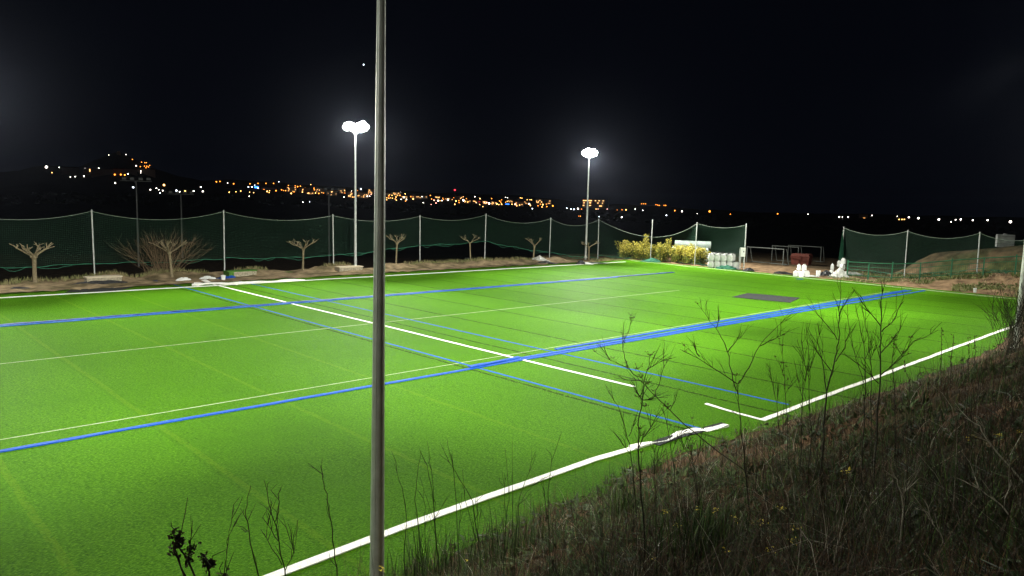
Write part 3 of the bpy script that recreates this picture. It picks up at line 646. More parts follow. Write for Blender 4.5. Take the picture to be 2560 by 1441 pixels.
for k, (x, y, z, lb) in enumerate(((1988, 691, 0, 'leftmost white jug in the near jug group'), (1996, 690, 0, 'white jug under the topmost one of the near group'), (1996, 690, .62, 'topmost white jug of the near group'),
        (2003, 693, 0, 'white jug in the middle front of the near group'), (2009, 690, 0, 'white jug right of the middle in the near group'), (2009, 690, .60, 'upper right white jug of the near group'), (2018, 692, 0, 'rightmost white jug of the near group'))):
    jug(x, y, z, .62, lb + ' by the goal line', .3*k)
for k, (x, y, z, lb) in enumerate(((2078, 689, 0, 'white jug left of the grey plastic sack'), (2079, 689, .62, 'upper white jug left of the grey plastic sack'), (2104, 688, 0, 'white jug under another right of the grey plastic sack'), (2104, 688, .62, 'middle white jug of the tall stack by the net post'), (2106, 688, 1.2, 'topmost white jug of the tall stack by the net post'), (2096, 687, .9, 'white jug on top of the grey plastic sack'))):
    jug(x, y, z, .64, lb, .4*k)

# bulk bags
def bag(x, y, z, w, h, label, yaw):
    t = thing('bulk_bag', label, 'bulk bag', (x, y, z)); n = 10; mb = MB(); prof = [(.86, 0), (1.0, .12), (1.06, .45), (1.02, .8), (.82, 1.0)]; vs = []; fs = []
    for k, (s_, zz) in enumerate(prof):
        for j in range(16):
            a = 2*PI*j/16; c, s2 = math.cos(a), math.sin(a); sq = 1/max(abs(c), abs(s2))**.75; r = w/2*s_*sq*(1+random.uniform(-.03, .03))
            vs.append((x+r*math.cos(a+yaw), y+r*math.sin(a+yaw), z+zz*h))
    for k in range(len(prof)-1):
        for j in range(16): fs.append((k*16+j, k*16+(j+1) % 16, k*16+16+(j+1) % 16, k*16+16+j))
    fs += [tuple(range(16))[::-1], tuple(range(64, 80))]; mb.add(vs, fs); mb.build('sack', M_bag, t, True)
    for j in range(4):
        a = yaw+PI/4+j*PI/2; r = w*.62; b = MB(); q = Vector((x+r*math.cos(a), y+r*math.sin(a), 0)); i_ = Vector((x+r*.6*math.cos(a+.3), y+r*.6*math.sin(a+.3), 0))
        b.tube([q+Vector((0, 0, z+.05)), q*1+Vector((0, 0, z+h*.5)), q+Vector((0, 0, z+h*.95)), q.lerp(i_, .4)+Vector((0, 0, z+h*1.2)), i_+Vector((0, 0, z+h*1.0))], .022, 4); b.build('lifting_strap', M_strap, t)
ba, bb = at(1768, 669.5), at(1846, 674)
dv = (bb-ba)/np.linalg.norm(bb-ba); ln = np.linalg.norm(bb-ba); nv = np.array([dv[1], -dv[0], 0]); nv = nv if np.dot(nv, ba) > 0 else -nv
names = ['leftmost', 'second', 'middle', 'fourth', 'rightmost']
yw = math.atan2(dv[1], dv[0])
for k in range(5):
    for l in range(2):
        if k == 4 and l == 1: continue
        q = ba + dv*(ln*(k+.5)/5) + nv*.45
        bag(q[0], q[1], l*.80, ln/5*.98, .80, f'{"upper" if l else "lower"} white bulk bag in the {names[k]} column of the front row by the yellow bushes', yw)
for k in range(4):
    q = ba + dv*(ln*(k+.6)/5) + nv*1.35
    bag(q[0], q[1], .8, ln/5*.97, .85, f'{names[k]} white bulk bag of the back row, only its top showing', yw)
    bag(q[0], q[1], 0, ln/5*.97, .80, f'{names[k]} lower bag of the back row, hidden by the front bulk bags', yw)
# wrapped rolls
def roll(c, ax, L_, r, label):
    t = thing('turf_roll', label, 'turf roll', c); c = Vector([float(v) for v in c]); ax = Vector([float(v) for v in ax]).normalized()
    b = MB(); b.tube([c-ax*L_/2+ax*L_*k/10 for k in range(11)], [r*(1+.02*math.sin(k*2.3)) for k in range(11)], 20, False); b.build('wrapping', M_roll, t, True)
    for s_ in (-1, 1):
        b = MB(); e = c+ax*s_*(L_/2); b.tube([e-ax*s_*.05, e+ax*s_*.004], [r*.99, r*.97], 20); b.tube([e, e+ax*s_*.01], [r*.25, r*.22], 10); b.build('roll_end', M_rollend, t)
rc = at_range(1727, 612, 97); rc2 = at_range(1760, 612, 97); rax = rc2-rc; rax[2] = 0; rax /= np.linalg.norm(rax); back = np.array([rc[0], rc[1], 0])/97
for lv, (n_, zz) in enumerate(((3, .48), (2, 1.30), (1, 2.12))):
    for k in range(n_):
        c = at_range(1728+(4 if lv == 2 else -2), 612, 97+(k-(n_-1)/2)*.98); 
        roll((c[0], c[1], zz), rax, 4.5, .475, f'{("bottom", "middle", "topmost")[lv]} wrapped turf roll of the stack behind the bushes' + (f', {("front", "second", "back")[k if n_ == 3 else (0 if k == 0 else 2)]} one' if n_ > 1 else ''))

# leafy bushes
def bush(px, py, w, h, label, X_=76.5, seed=0, spike=None, yel=.5):
    rnd = random.Random(seed); p = at_X(px, py, X_); x, y = p[0], p[1]; z = 0
    t = thing('bush', label, 'bush', (x, y, z)); A, B_, C = MB(), MB(), MB()
    tops = [(rnd.gauss(0, .22)*w, rnd.gauss(0, .30)*w, h*rnd.uniform(.62, 1.0)) for _ in range(15)]
    if spike: tops += [(spike[0]*.4, -spike[0], spike[1]), (spike[0]*.4+.15, -spike[0]+.15, spike[1]*.9)]
    for (u, v, hh) in tops:
        C.tube([(x+u*.3, y+v*.3, z), (x+u*.7, y+v*.7, z+hh*.5), (x+u, y+v, z+hh*.95)], [.025, .018, .008], 4)
        for k in range(150):
            f = rnd.random()**.8; rad = (.52-.30*f)*rnd.random()**.5; a = rnd.uniform(0, 2*PI)
            q = (x+u*(.3+.7*f)+rad*math.cos(a), y+v*(.3+.7*f)+rad*math.sin(a), z+max(.05, hh*(.03+.97*f)+rnd.gauss(0, .07)))
            d = Vector((math.cos(a), math.sin(a), rnd.uniform(.1, 1.4))); s_ = rnd.uniform(.14, .30)
            (B_ if (f > .45 and rnd.random() < yel+.9*(f-.5)) or rnd.random() < .06 else A).leaf(q, d, (rnd.uniform(-1, 1), rnd.uniform(-1, 1), rnd.uniform(-1, 1)), s_, s_*.45)  # yellow leaves gather upward, so the lamplit tops are put into the colour
    A.build('green_foliage', M_bush1, t); B_.build('lit_yellow_foliage', M_bush2, t); C.build('stem', M_twig, t)
bush(1562, 653, 2.3, 2.2, 'leftmost bush with lit yellow tops of the row by the corner', 76.6, 1, yel=.6)
bush(1596, 654, 2.4, 2.4, 'bush whose tall pale spike reaches the sagging net', 76.6, 2, (.9, 3.3), .55)
bush(1624, 655, 2.3, 2.0, 'low greener bush just left of the leaning net post', 77.0, 7, None, .3)
bush(1655, 657, 2.3, 2.3, 'green bush right of the leaning net post in front of the rolls', 76.8, 3, (.7, 2.9), .35)
bush(1690, 660, 2.3, 2.2, 'middle yellow bush in front of the turf rolls', 76.8, 4, yel=.45)
bush(1718, 662, 2.3, 2.35, 'brightest yellow bush in front of the turf rolls', 76.7, 5, yel=.75)
bush(1746, 665, 2.0, 2.1, 'orange-tinged rightmost bush touching the white bulk bags', 76.6, 6, yel=.8)
# cream box on its frame by the gap post
gp = FP[-1]; t = thing('electric_box', 'cream electric box fixed to a steel frame beside the last net post', 'electric box', (gp[0]-.3, gp[1]+.2, 0))
c = at_range(1857.5, 631.5, 86.5); mpp = 86.5/F; tw = math.atan2(c[0], c[1])
b = MB(); b.box(c, (.52, .30, .95), -tw); b.box((c[0], c[1], c[2]+.5), (.58, .36, .05), -tw); b.build('cabinet', M_box, t)
e = Vector((math.cos(tw), -math.sin(tw), 0)); fwd_ = Vector((math.sin(tw), math.cos(tw), 0)); cv = Vector([float(v) for v in c])
b = MB(); b.box(cv-fwd_*.16+Vector((0, 0, .0)), (.40, .02, .78), -tw); b.build('door', M_plastic, t)
b = MB(); b.box(cv-fwd_*.18+e*.08+Vector((0, 0, .1)), (.10, .02, .16), -tw); b.build('lock_plate', M_strap, t)
b = MB()
for s_ in (-.34, -.22): b.tube([cv+e*s_+Vector((0, 0, .45)), Vector((cv.x+e.x*s_, cv.y+e.y*s_, 0))], .04, 6)
b.tube([cv-e*.34+Vector((0, 0, .5)), cv+e*.2+Vector((0, 0, .5))], .03, 6); b.build('frame', M_post, t)

# goals beyond the opening
def goal(pl, pr, h, depth, label, r=.05):
    pl, pr = Vector([float(v) for v in pl]), Vector([float(v) for v in pr]); t = thing('goal', label, 'goal', pl); d = (pr-pl).normalized(); bk = Vector((-d.y, d.x, 0)); up = Vector((0, 0, h))
    if bk.dot(pl) < 0: bk = -bk
    b = MB(); b.tube([pl, pl+up], r, 6); b.build('post', M_goal, t); b = MB(); b.tube([pr, pr+up], r, 6); b.build('post', M_goal, t)
    b = MB(); b.tube([pl+up-d*r, pr+up+d*r], r, 6); b.build('crossbar', M_goal, t)
    b = MB()
    for q in (pl, pr): b.tube([q+up, q+up+bk*depth*.5, q+bk*depth], r*.7, 6); b.tube([q, q+bk*depth], r*.7, 6)
    b.tube([pl+bk*depth, pr+bk*depth], r*.7, 6); b.build('rear_frame', M_goal, t); return t
goal(at(1866, 655), at(1957, 663), 1.95, 1.3, 'nearest white goal frame standing beyond the opening in the nets', .06)
goal(at(1929, 652), at(1994, 657), 2.0, 1.4, 'white goal frame partly hidden behind the red skip', .055)
goal(at(1969, 650), at(2051, 656), 2.0, 1.2, 'rearmost white goal frame right of the red skip', .055)
gA = at_range(1163, 658, 100); gB = at_range(1230, 658, 92); 
goal((gA[0], gA[1], -2.6), (gB[0], gB[1], -2.6), 1.9, 1.0, 'dim goal frame on the dark lower ground behind the far net', .05)
# red skip
sc = at_range(2003, 661, 99); t = thing('skip', 'rusty red skip with a lid standing among the goals', 'skip', (sc[0], sc[1], 0)); w = math.atan2(sc[0], sc[1])
b = MB(); k = -w-.25; b.box((sc[0], sc[1], .52), (2.0, 1.5, 1.0), k, 1.12); b.build('body', M_red, t)
b = MB(); b.box((sc[0], sc[1], 1.06), (2.32, 1.76, .08), k); b.build('rim', M_red, t)
b = MB(); b.box((sc[0], sc[1], 1.26), (2.24, 1.7, .30), k, .9); b.build('lid', M_red, t)
for sx_ in (-1, 1):
    u = Vector((math.cos(k), math.sin(k), 0)); q = Vector((sc[0], sc[1], .55))+u*sx_*1.12; b = MB(); b.tube([q-u*sx_*.1, q+u*sx_*.12], .06, 8); b.build('lifting_lug', M_red, t)

# green railing on the right
t = thing('railing', 'green metal railing climbing the dirt slope at right', 'railing', (77, 36, 0)); RP = []
for (x, r) in ((2120, 83), (2173, 82), (2232, 81), (2302, 80.5), (2380, 80), (2460, 79.6), (2540, 79.3), (2640, 79.3)):
    p = at_range(x, 660, r); RP.append(Vector((p[0], p[1], float(right_z(p[0], p[1])))))
hh = 1.75
for k, p in enumerate(RP):
    b = MB(); b.box((p.x, p.y, p.z+hh/2-.1), (.10, .10, hh+.2 + (.25 if k % 2 == 0 else 0))); b.build('post', M_rail, t)
def rail(z, r):
    b = MB(); b.tube([p+Vector((0, 0, z)) for p in RP], r, 6); return b
rail(hh-.06, .045).build('top_rail', M_rail, t); rail(.35, .035).build('bottom_rail', M_rail, t); rail(hh-.5, .025).build('middle_rail', M_rail, t)
b = MB()
for a, c in zip(RP[:-1], RP[1:]):
    n = int((c-a).length/.16)
    for i in range(1, n): q = a+(c-a)*i/n; b.tube([q+Vector((0, 0, .35)), q+Vector((0, 0, hh-.06))], .009, 3, False)
b.build('infill_bars', M_rail, t)
# white tank behind the mound
tc_ = at_range(2512, 605, 92); t = thing('water_tank', 'pale square tank behind the earth mound at far right', 'tank', (tc_[0], tc_[1], tc_[2]-.6))
b = MB(); b.box((tc_[0], tc_[1], tc_[2]+.1), (1.5, 1.2, 1.3), -1.2); b.build('container', mat('grey_tank_plastic', (.20, .21, .20), .7, (.28, .29, .28), 2), t)  # tank plastic in mottled grey, darker than the bags
b = MB()
for q in (-.3, .1, .5): b.box((tc_[0], tc_[1], tc_[2]+.1+q), (1.56, 1.26, .04), -1.2)
b.lathe((tc_[0], tc_[1], tc_[2]+.75), [(.2, 0), (.2, .1), (.12, .12)], 10); b.build('cage', M_mast, t)

# unlit masts of the lower field behind the far net
def mast(px, ytop, r, label, w=1.9):
    p = at_range(px, ytop, r); t = thing('mast', label, 'mast', (p[0], p[1], -4)); b = MB(); b.tube([(p[0], p[1], -4.2), (p[0], p[1], p[2])], [.14, .08], 8); b.build('pole', M_mast, t)
    u = Vector((math.cos(math.atan2(p[0], p[1])), -math.sin(math.atan2(p[0], p[1])), 0)); q = Vector([float(v) for v in p])
    b = MB(); b.tube([q-u*w, q+u*w], .05, 5); b.build('crossbar', M_mast, t)
    for k in (-.75, -.25, .3, .8): b = MB(); b.box(q+u*w*k+Vector((0, 0, .3)), (.5, .3, .3), -math.atan2(p[0], p[1])); b.build('lamp_head', M_mast, t)
mast(340, 453, 112, 'unlit mast with a crossbar behind the first net bays at left')
mast(822, 478, 118, 'slim unlit mast left of the far floodlight')
mast(452, 486, 125, 'faint unlit mast behind the bare shrub')

# ------------------------------------------------------------------ distant town
EM = {}
for k, c, s_ in (('o', (1, .27, .03), 6.5), ('y', (1, .50, .13), 8), ('w', (1, .90, .78), 10), ('c', (.78, .88, 1), 10), ('r', (1, .03, .05), 6), ('b', (.03, .16, 1), 6), ('p', (1, .42, .30), 7)):
    EM[k] = mat('lamp_glow_'+{'o': 'orange', 'y': 'warm', 'w': 'white', 'c': 'cool', 'r': 'red', 'b': 'blue', 'p': 'pink'}[k], (.2, .2, .2), .5, emit=c, strength=s_)
LM = {}
for k in EM:
    b = MB(); b.add(*ICO[1]); me = bpy.data.meshes.new('lamp_globe'); me.from_pydata(b.v, [], b.f); me.materials.append(EM[k]); LM[k] = me
TOWN = """116,418,10,w 148,419,3,w 161,431,4,p 170,430,4,o 130,432,3,y 212,422,3,w 247,421,3,w 219,433,3,o 176,443,3,w 188,442,3,w 210,441,4,w 287,437,6,o 302,437,6,o 312,438,6,o 320,435,4,w 317,428,3,w 272,388,2,w 315,387,2,w
331,399,3,o 354,406,3,o 362,407,3,o 366,407,3,o 340,415,3,w 351,417,3,o 361,416,3,o 367,416,3,o 371,418,3,o 374,414,3,o 365,420,3,o 335,427,2,w 352,428,3,w 352,433,2,w 288,458,5,w 333,469,6,c 410,463,9,y 376,475,5,w 391,471,4,w 397,475,3,w 407,477,4,w 400,483,3,c
441,477,7,c 449,480,4,w 463,478,6,y 484,478,5,w 502,468,5,w 507,479,6,w 541,455,5,o 550,454,4,o 569,458,3,w 584,460,5,o 625,460,4,o 645,459,4,o 665,459,4,o 684,459,4,o 621,468,4,c 630,468,4,c 645,471,4,c 637,463,2,c 573,481,4,y 590,480,3,y 602,478,4,y 624,481,3,y 634,482,3,y 660,474,3,o 668,479,6,y 674,477,3,y 673,482,3,y 690,477,5,o 578,490,3,w 623,491,3,w 697,455,3,c
721,464,3,o 738,465,3,o 744,467,5,o 751,466,4,o 763,470,5,o 777,462,3,y 785,471,4,o 786,475,4,o 789,483,4,y 797,484,5,o 809,483,3,o 780,481,3,p 704,475,4,o 709,477,3,o 714,477,4,o 728,484,6,y 735,480,4,o 751,477,3,y 756,481,4,y 757,506,4,w 774,505,2,c 822,480,3,w 827,479,4,w 834,480,3,w 848,477,3,o 855,477,4,o 861,477,3,o 862,483,3,o 860,493,3,w 879,478,2,w 894,477,2,o 898,482,4,o 902,473,5,c 901,488,6,y 881,493,3,y 885,493,3,y 895,490,3,y 911,490,3,w 918,484,4,o 928,486,4,p 924,491,3,w 918,491,3,w
972,490,5,o 980,489,4,y 967,495,3,y 972,496,3,y 976,495,2,y 981,496,3,y 967,500,3,y 990,493,4,y 988,498,3,y 991,501,3,y 1000,489,5,o 1005,491,5,o 1001,481,3,w 1013,485,4,y 1010,494,5,w 1003,499,4,w 1016,499,4,w 1014,503,4,o 1027,492,4,o 1033,498,6,y 1055,492,3,w 1058,507,3,w 1076,489,4,o 1079,498,4,o 1085,501,5,p 1095,502,6,w 1100,502,3,y 1105,502,4,w 1107,496,3,o 1109,499,3,o 1090,508,4,p 1078,512,3,p 1120,500,8,w 1134,495,4,o 1144,494,4,y 1140,503,6,y 1147,502,4,o 1148,507,4,o 1137,511,5,y 1159,501,10,w 1166,497,3,o 1169,505,4,o 1187,492,4,w 1185,505,4,y 1190,508,5,w 1199,512,5,y 1154,494,3,o
1200,497,5,y 1207,517,3,y 1211,507,4,p 1217,507,5,p 1223,509,8,w 1229,497,4,o 1231,508,3,o 1242,510,7,y 1247,512,4,y 1249,503,5,o 1252,506,4,o 1254,511,5,y 1254,500,3,o 1264,494,3,w 1269,495,2,w 1268,504,3,y 1264,506,3,o 1280,511,4,y 1288,511,7,p 1292,515,4,y 1299,513,4,y 1301,495,3,y 1305,496,3,y 1318,500,3,y 1325,500,3,y 1329,500,3,y 1317,504,2,o 1311,505,3,y 1306,509,4,y 1323,510,6,w 1326,514,5,y 1345,515,4,o 1351,511,3,o 1357,512,6,y 1355,518,4,y 1366,511,3,o 1367,517,4,o 1382,515,7,o 1331,522,4,c 1417,521,4,c
1427,523,4,c 1435,524,5,c 1445,522,6,w 1454,523,3,o 1451,541,3,o 1447,541,2,o 1490,523,3,y 1495,523,3,p 1518,523,3,p 1503,542,4,c 1498,542,3,c 1543,526,4,o 1555,525,3,o 1565,525,5,y 1555,544,8,w 1588,523,3,w 1607,526,3,w 1604,510,3,o 1609,510,3,o 1614,510,3,o 1640,512,3,o 1644,513,3,o 1648,514,4,o 1660,514,3,o 1664,514,4,o 1687,527,5,o 1705,529,6,w 1666,539,5,c 1743,535,3,w 1774,529,9,o
1826,536,3,o 1944,535,5,o 2020,536,3,w 2098,543,5,w 2106,543,3,w 2120,543,5,w 2180,539,3,w 2243,541,2,w 2248,549,4,y 2255,549,4,y 2261,549,4,y 2272,544,6,w 2296,546,7,w 2347,549,8,w 2378,555,3,w 2389,550,4,w 2402,549,6,w 2432,551,5,w 2469,551,6,w 2526,555,10,w"""
CN = {'o': 'orange', 'y': 'warm yellow', 'w': 'white', 'c': 'cool white', 'p': 'pinkish'}
for it in TOWN.split():
    x, y, s_, k = it.split(','); x, y, s_ = float(x), float(y), float(s_); r = r_for(x, y+4)
    p = at_range(x, y, r); o = bpy.data.objects.new('street_lamp', LM[k]); col.objects.link(o); o.location = Vector([float(v) for v in p]); sc_ = (s_*.23+.24)*r/F; o.scale = (sc_, sc_, sc_)
    part = 'on the castle hill at far left' if x < 390 else 'among the low sheds left of the far floodlight' if x < 700 else 'in the dense town band behind the near pole' if x < 1400 else 'scattered over the dark plain right of the town'
    if s_ >= 8: lb = {116: 'brightest white lamp at the far left end of the town', 410: 'bright lamp above the white sheds at left', 1120: 'large white lamp in mid town with a smaller glow either side', 1159: 'largest white blaze in the middle of the town band', 1223: 'white blaze in the town left of the far right floodlight', 1555: 'bright white lamp low on the plain right of the far right floodlight', 1774: 'big lone orange lamp on the plain above the yellow bushes', 2347: 'strong white lamp over the right net fence', 2526: 'strongest white lamp at the right edge of the plain'}.get(int(x), 'bright lamp'); tag(o, lb, 'lamp')
    else: tag(o, f'small {CN[k]} street lamp glowing {part}', 'lamp', f'{CN[k]} lamps {part}')
def sphere_thing(name, x, y, r, s_, k, label, cat):
    p = at_range(x, y, r); o = bpy.data.objects.new(name, LM[k]); col.objects.link(o); o.location = Vector([float(v) for v in p]); o.scale = (s_,)*3; tag(o, label, cat)
def bld(x0, x1, yt, yb, r, m, label, wins=(), roof=True, depth=9, name='building', cat='building', mw=M_winw, group=None):
    a = at_range((x0+x1)/2, yb, r); zt = at_range((x0+x1)/2, yt, r)[2]; zb_ = a[2]-3; w = (x1-x0)*r/F*.98; az = math.atan2(a[0], a[1])
    fw = Vector((math.sin(az), math.cos(az), 0)); sd = Vector((math.cos(az), -math.sin(az), 0)); c = Vector((a[0], a[1], 0))+fw*depth/2
    t = thing(name, label, cat, (c.x, c.y, zb_), group)
    b = MB(); b.box((c.x, c.y, (zt+zb_)/2), (w, depth, zt-zb_), -az); b.build('wall', m, t)
    if roof: b = MB(); b.box((c.x, c.y, zt+.25), (w*1.04, depth*1.05, .5), -az); b.build('roof', M_roof, t)
    for (wx, wy, ww, wh) in wins:
        p = at_range(wx, wy, r); q = Vector((a[0], a[1], 0))+sd*((wx-(x0+x1)/2)*r/F)-fw*.08; b = MB(); b.box((q.x, q.y, p[2]), (ww*r/F, .1, wh*r/F), -az); b.build('window', mw, t)
    return t
bld(1456, 1512, 500, 522, 620, M_wall[1], 'long flat-roofed block with three rows of lit windows behind the far right floodlight',
    [(1459, 501.8, 4, 1.6), (1464, 501.8, 4, 1.6), (1473, 502, 4, 1.6), (1477, 502, 4, 1.6), (1488, 502.3, 3, 1.6), (1497, 502.3, 3, 1.6), (1507, 502.5, 3, 1.5), (1460, 507.5, 3, 1.6), (1475, 507.5, 4, 1.6), (1494, 508, 3, 1.6), (1505, 508.5, 2, 1.6), (1459, 514, 4, 1.4), (1475, 514, 5, 1.2), (1501, 515.5, 7, 1.4)])
bld(1520, 1522.5, 495, 520, 640, M_wall[2], 'thin chimney right of the long block with lit windows', roof=False, depth=2, name='chimney_stack', cat='chimney')
bld(2149, 2167, 537, 548, 560, M_wall[0], 'lit pale house on the plain above the net opening', [(2153, 546.5, 4, 1.6), (2160, 546, 4, 1.6)])
bld(2238, 2274, 547, 557, 520, M_wall[1], 'low house with a row of lamps above the right net fence')
bld(500, 560, 472, 477, 760, M_wall[2], 'long pale warehouse roof above the dark trees at left', roof=False)
bld(430, 470, 476, 484, 640, M_wall[2], 'white-lit shed nearest the bright lamp at left', [(441, 480, 5, 2)], mw=M_winc)
bld(480, 510, 477, 485, 640, M_wall[2], 'grey shed between white lamps at left')
bld(570, 636, 474, 486, 650, M_wall[1], 'long buff building with yellow doorways below the blue sign')
bld(655, 690, 470, 484, 660, M_wall[1], 'buff building lit by a yellow lamp left of the far floodlight')
rb = random.Random(5)
for k in range(26):
    x = 715+k*26+rb.uniform(-8, 8)
    if 1395 < x: break
    yb = float(np.interp(x, XS, YLOW))-rb.uniform(2, 16); w = rb.uniform(12, 26); h = rb.uniform(6, 13); r = r_for(x, yb)+8
    bld(x, x+w, yb-h, yb+1, r, M_wall[rb.randint(0, 2)], 'dim flat-roofed block in the town band behind the near pole', [(x+rb.uniform(1.5, w-1.5), yb-h+rb.uniform(1.5, h-1), rb.uniform(1.0, 2.2), rb.uniform(.9, 1.5)) for _ in range(rb.randint(3, 9))], group='dim town blocks')
for (x0, x1, yt, yb) in ((160, 192, 420, 438), (212, 230, 423, 438), (236, 282, 424, 440), (286, 308, 424, 438), (312, 340, 424, 436), (344, 384, 424, 436)):
    bld(x0, x1, yt, yb, r_for((x0+x1)/2, yb)+6, M_wall[1], {160: 'reddish block by the left end of the castle hill town', 212: 'narrow block with one tall lit stairwell on the castle hill', 236: 'wide reddish block below the castle hill', 286: 'block over the three orange lamps under the castle', 312: 'dim block right of the three orange lamps', 344: 'rightmost dim block below the castle hill'}[x0], [(224, 426, 1.5, 6)] if x0 == 212 else [])
# castle tower on the hilltop, floodlit from below
cr = r_for(297, 388); cp = at_range(297, 391, cr); ct = at_range(297, 379, cr)
t = thing('castle_tower', 'small orange-lit stone tower on top of the hill at far left', 'tower', cp); b = MB(); w = 3.6*cr/F; hz = ct[2]-cp[2]
b.box((cp[0], cp[1], cp[2]+hz*.42), (w*1.5, w*1.5, hz*.84), .4, .9); b.build('wall', M_stone, t); b = MB()
for a in range(4): b.box((cp[0]+w*.55*math.cos(a*PI/2+.4), cp[1]+w*.55*math.sin(a*PI/2+.4), cp[2]+hz*.92), (w*.4, w*.4, hz*.18), .4)
b.build('battlement', M_stone, t)
for dx in (-5, 5):
    q = at_range(297+dx, 392, cr-6); o = bpy.data.objects.new('tower_uplight', LM['o']); col.objects.link(o); o.location = Vector([float(v) for v in q]); o.scale = (.6,)*3; tag(o, 'tiny orange uplight at the foot of the castle tower', 'lamp', 'castle tower uplights')
sphere_thing('beacon_lamp', 1137, 475.5, 900, 1.0, 'r', 'single red beacon lamp in the sky above the town', 'beacon')
p = at_range(1137, 475.5, 900); t = thing('beacon_mast', 'unlit thin mast carrying the red beacon over the town', 'mast', (p[0], p[1], p[2]-22)); b = MB(); b.tube([(p[0], p[1], p[2]-24), (p[0], p[1], p[2]-1)], [.3, .1], 5); b.build('pole', M_lampbody, t)
def sign(x, y, w, h, m, r, label):
    p = at_range(x, y, r); t = thing('lit_sign', label, 'sign', p); az = math.atan2(p[0], p[1]); b = MB(); b.box(p, (w*r/F, .4, h*r/F), -az); b.build('panel', m, t); b = MB(); b.tube([(p[0], p[1], p[2]-6), p], .15, 5); b.build('leg', M_lampbody, t)
sign(641, 468.5, 9, 4, EM['b'], 640, 'bright blue lit sign left of the far floodlight'); sign(1268.5, 511, 9, 2.2, EM['b'], 560, 'thin blue lit sign low in the town right of the near pole')
sign(1197, 506, 9, 3, EM['r'], 600, 'red lit sign in the middle of the town'); 
sphere_thing('star', 909, 162, 9000, 7.0, 'c', 'lone faint star high in the sky left of the near pole', 'star')
# dark woods between the field and the town
b = []; fcs = []; k0 = 0
vs1 = np.array(ICO[2][0]); fs1 = np.array(ICO[2][1])
for k in range(520):
    x = rng.uniform(-60, 2650); dy = rng.uniform(-1.0, 22); y = float(np.interp(x, XS, YLOW))+dy; r = r_for(x, y+3); p = at_range(x, y+3, r); s_ = rng.uniform(3, 8)*r/F
    nz = 1+.28*rng.standard_normal((len(vs1), 1)); q = vs1*nz*np.array([s_*1.3, s_*1.3, s_])+p; b.append(q); fcs.append(fs1+k0); k0 += len(vs1)
np_mesh('dark_woods', np.concatenate(b), np.concatenate(fcs), mat('night_foliage', (.025, .032, .016), .95), 'stuff')
tag(bpy.data.objects['dark_woods'], 'dark mass of trees on the plain below the town lights', 'woods')

# ------------------------------------------------------------------ vegetation on the near bank
def blades(N, sel, length, width, lean, m, name, label, cat, seg=3, ymin=-1.5, seed=0, amax=86, rmax=62, spread_az=None):
    g = np.random.default_rng(seed)
    r = np.exp(g.uniform(np.log(3.0), np.log(rmax), N*3)); a = np.radians(g.uniform(2, amax, N*3)); x = r*np.sin(a); y = r*np.cos(a)
    ok = (y < foot(x)+.10) & (y > ymin); ok &= sel(x, y, g); x, y, r = x[ok][:N], y[ok][:N], r[ok][:N]; n = len(x)
    z = bank_z(x, y)-.03; L_ = g.uniform(*length, n)*(.5+1.0*vnoise(x*1.9, y*1.9, 70)); w = g.uniform(*width, n)*(1+r/25); th = g.uniform(0, 2*PI, n); ln = g.uniform(*lean, n)
    dx, dy = np.cos(th), np.sin(th); sx_, sy_ = -dy, dx
    Vs = []
    for i in range(seg+1):
        t = i/seg; hx = ln*t**1.7; px, py = x+dx*L_*hx, y+dy*L_*hx; pz = z+L_*t*np.sqrt(np.maximum(.05, 1-(ln*.8)**2*t)); ww = w*(1-.9*t)/2
        Vs.append(np.stack([px-sx_*ww, py-sy_*ww, pz], -1)); Vs.append(np.stack([px+sx_*ww, py+sy_*ww, pz], -1))
    V = np.stack(Vs, 1).reshape(-1, 3); k = 2*(seg+1); bs = np.arange(n)*k; Fq = np.concatenate([np.stack([bs+2*i, bs+2*i+1, bs+2*i+3, bs+2*i+2], 1) for i in range(seg)])
    return tag(np_mesh(name, V, Fq, m, 'stuff'), label, cat)
cl = lambda x, y: vnoise(x*1.1, y*1.1, 21)
blades(76000, lambda x, y, g: g.random(len(x)) < np.clip(1.5-cl(x, y)*1.3, .15, 1), (.08, .34), (.004, .010), (.4, 1.25), M_dry, 'dry_grass', 'short dry brown grass matted over the near bank', 'grass', seed=1)
blades(22000, lambda x, y, g: (cl(x, y) > .56 - .16*np.exp(-((x-7)/6)**2)) | (g.random(len(x)) < .08), (.15, .50), (.005, .011), (.2, 1.1), M_green, 'green_grass', 'green grass growing in patches on the near bank', 'grass', seed=2)
blades(24000, lambda x, y, g: vnoise(x*.8+9, y*.8, 33) > .45, (.06, .20), (.03, .08), (.5, 1.2), M_leaf, 'leafy_weeds', 'low leafy weeds covering the near bank', 'weeds', seg=2, seed=3)
blades(7000, lambda x, y, g: (vnoise(x*.6+3, y*.6, 91) > .5) & (x < 24), (.10, .26), (.05, .12), (.6, 1.3), M_leaf, 'broad_leaf_weeds', 'broad dark leaves in clumps on the lower near bank', 'weeds', seg=2, seed=11)
blades(15000, lambda x, y, g: g.random(len(x)) < .35+.65*(vnoise(x*.8, y*.8, 61) > .45), (.25, 1.05), (.003, .006), (.05, 1.1), M_deadstem, 'dead_stems', 'thin dead brown stems standing all over the near bank', 'weeds', seed=4)
blades(1500, lambda x, y, g: g.random(len(x)) < .9, (.2, .7), (.004, .007), (.5, 1.3), M_palestem, 'straw', 'bleached straw lying over the near bank', 'straw', seed=6)
blades(7000, lambda x, y, g: (y > foot(x)-.9) & (g.random(len(x)) < .25+.75*(vnoise(x*1.3, y*0, 50) > .5)), (.12, .5), (.005, .010), (.2, 1.0), M_green, 'edge_grass', 'uneven green grass fringe where the bank meets the turf', 'grass', seed=7)
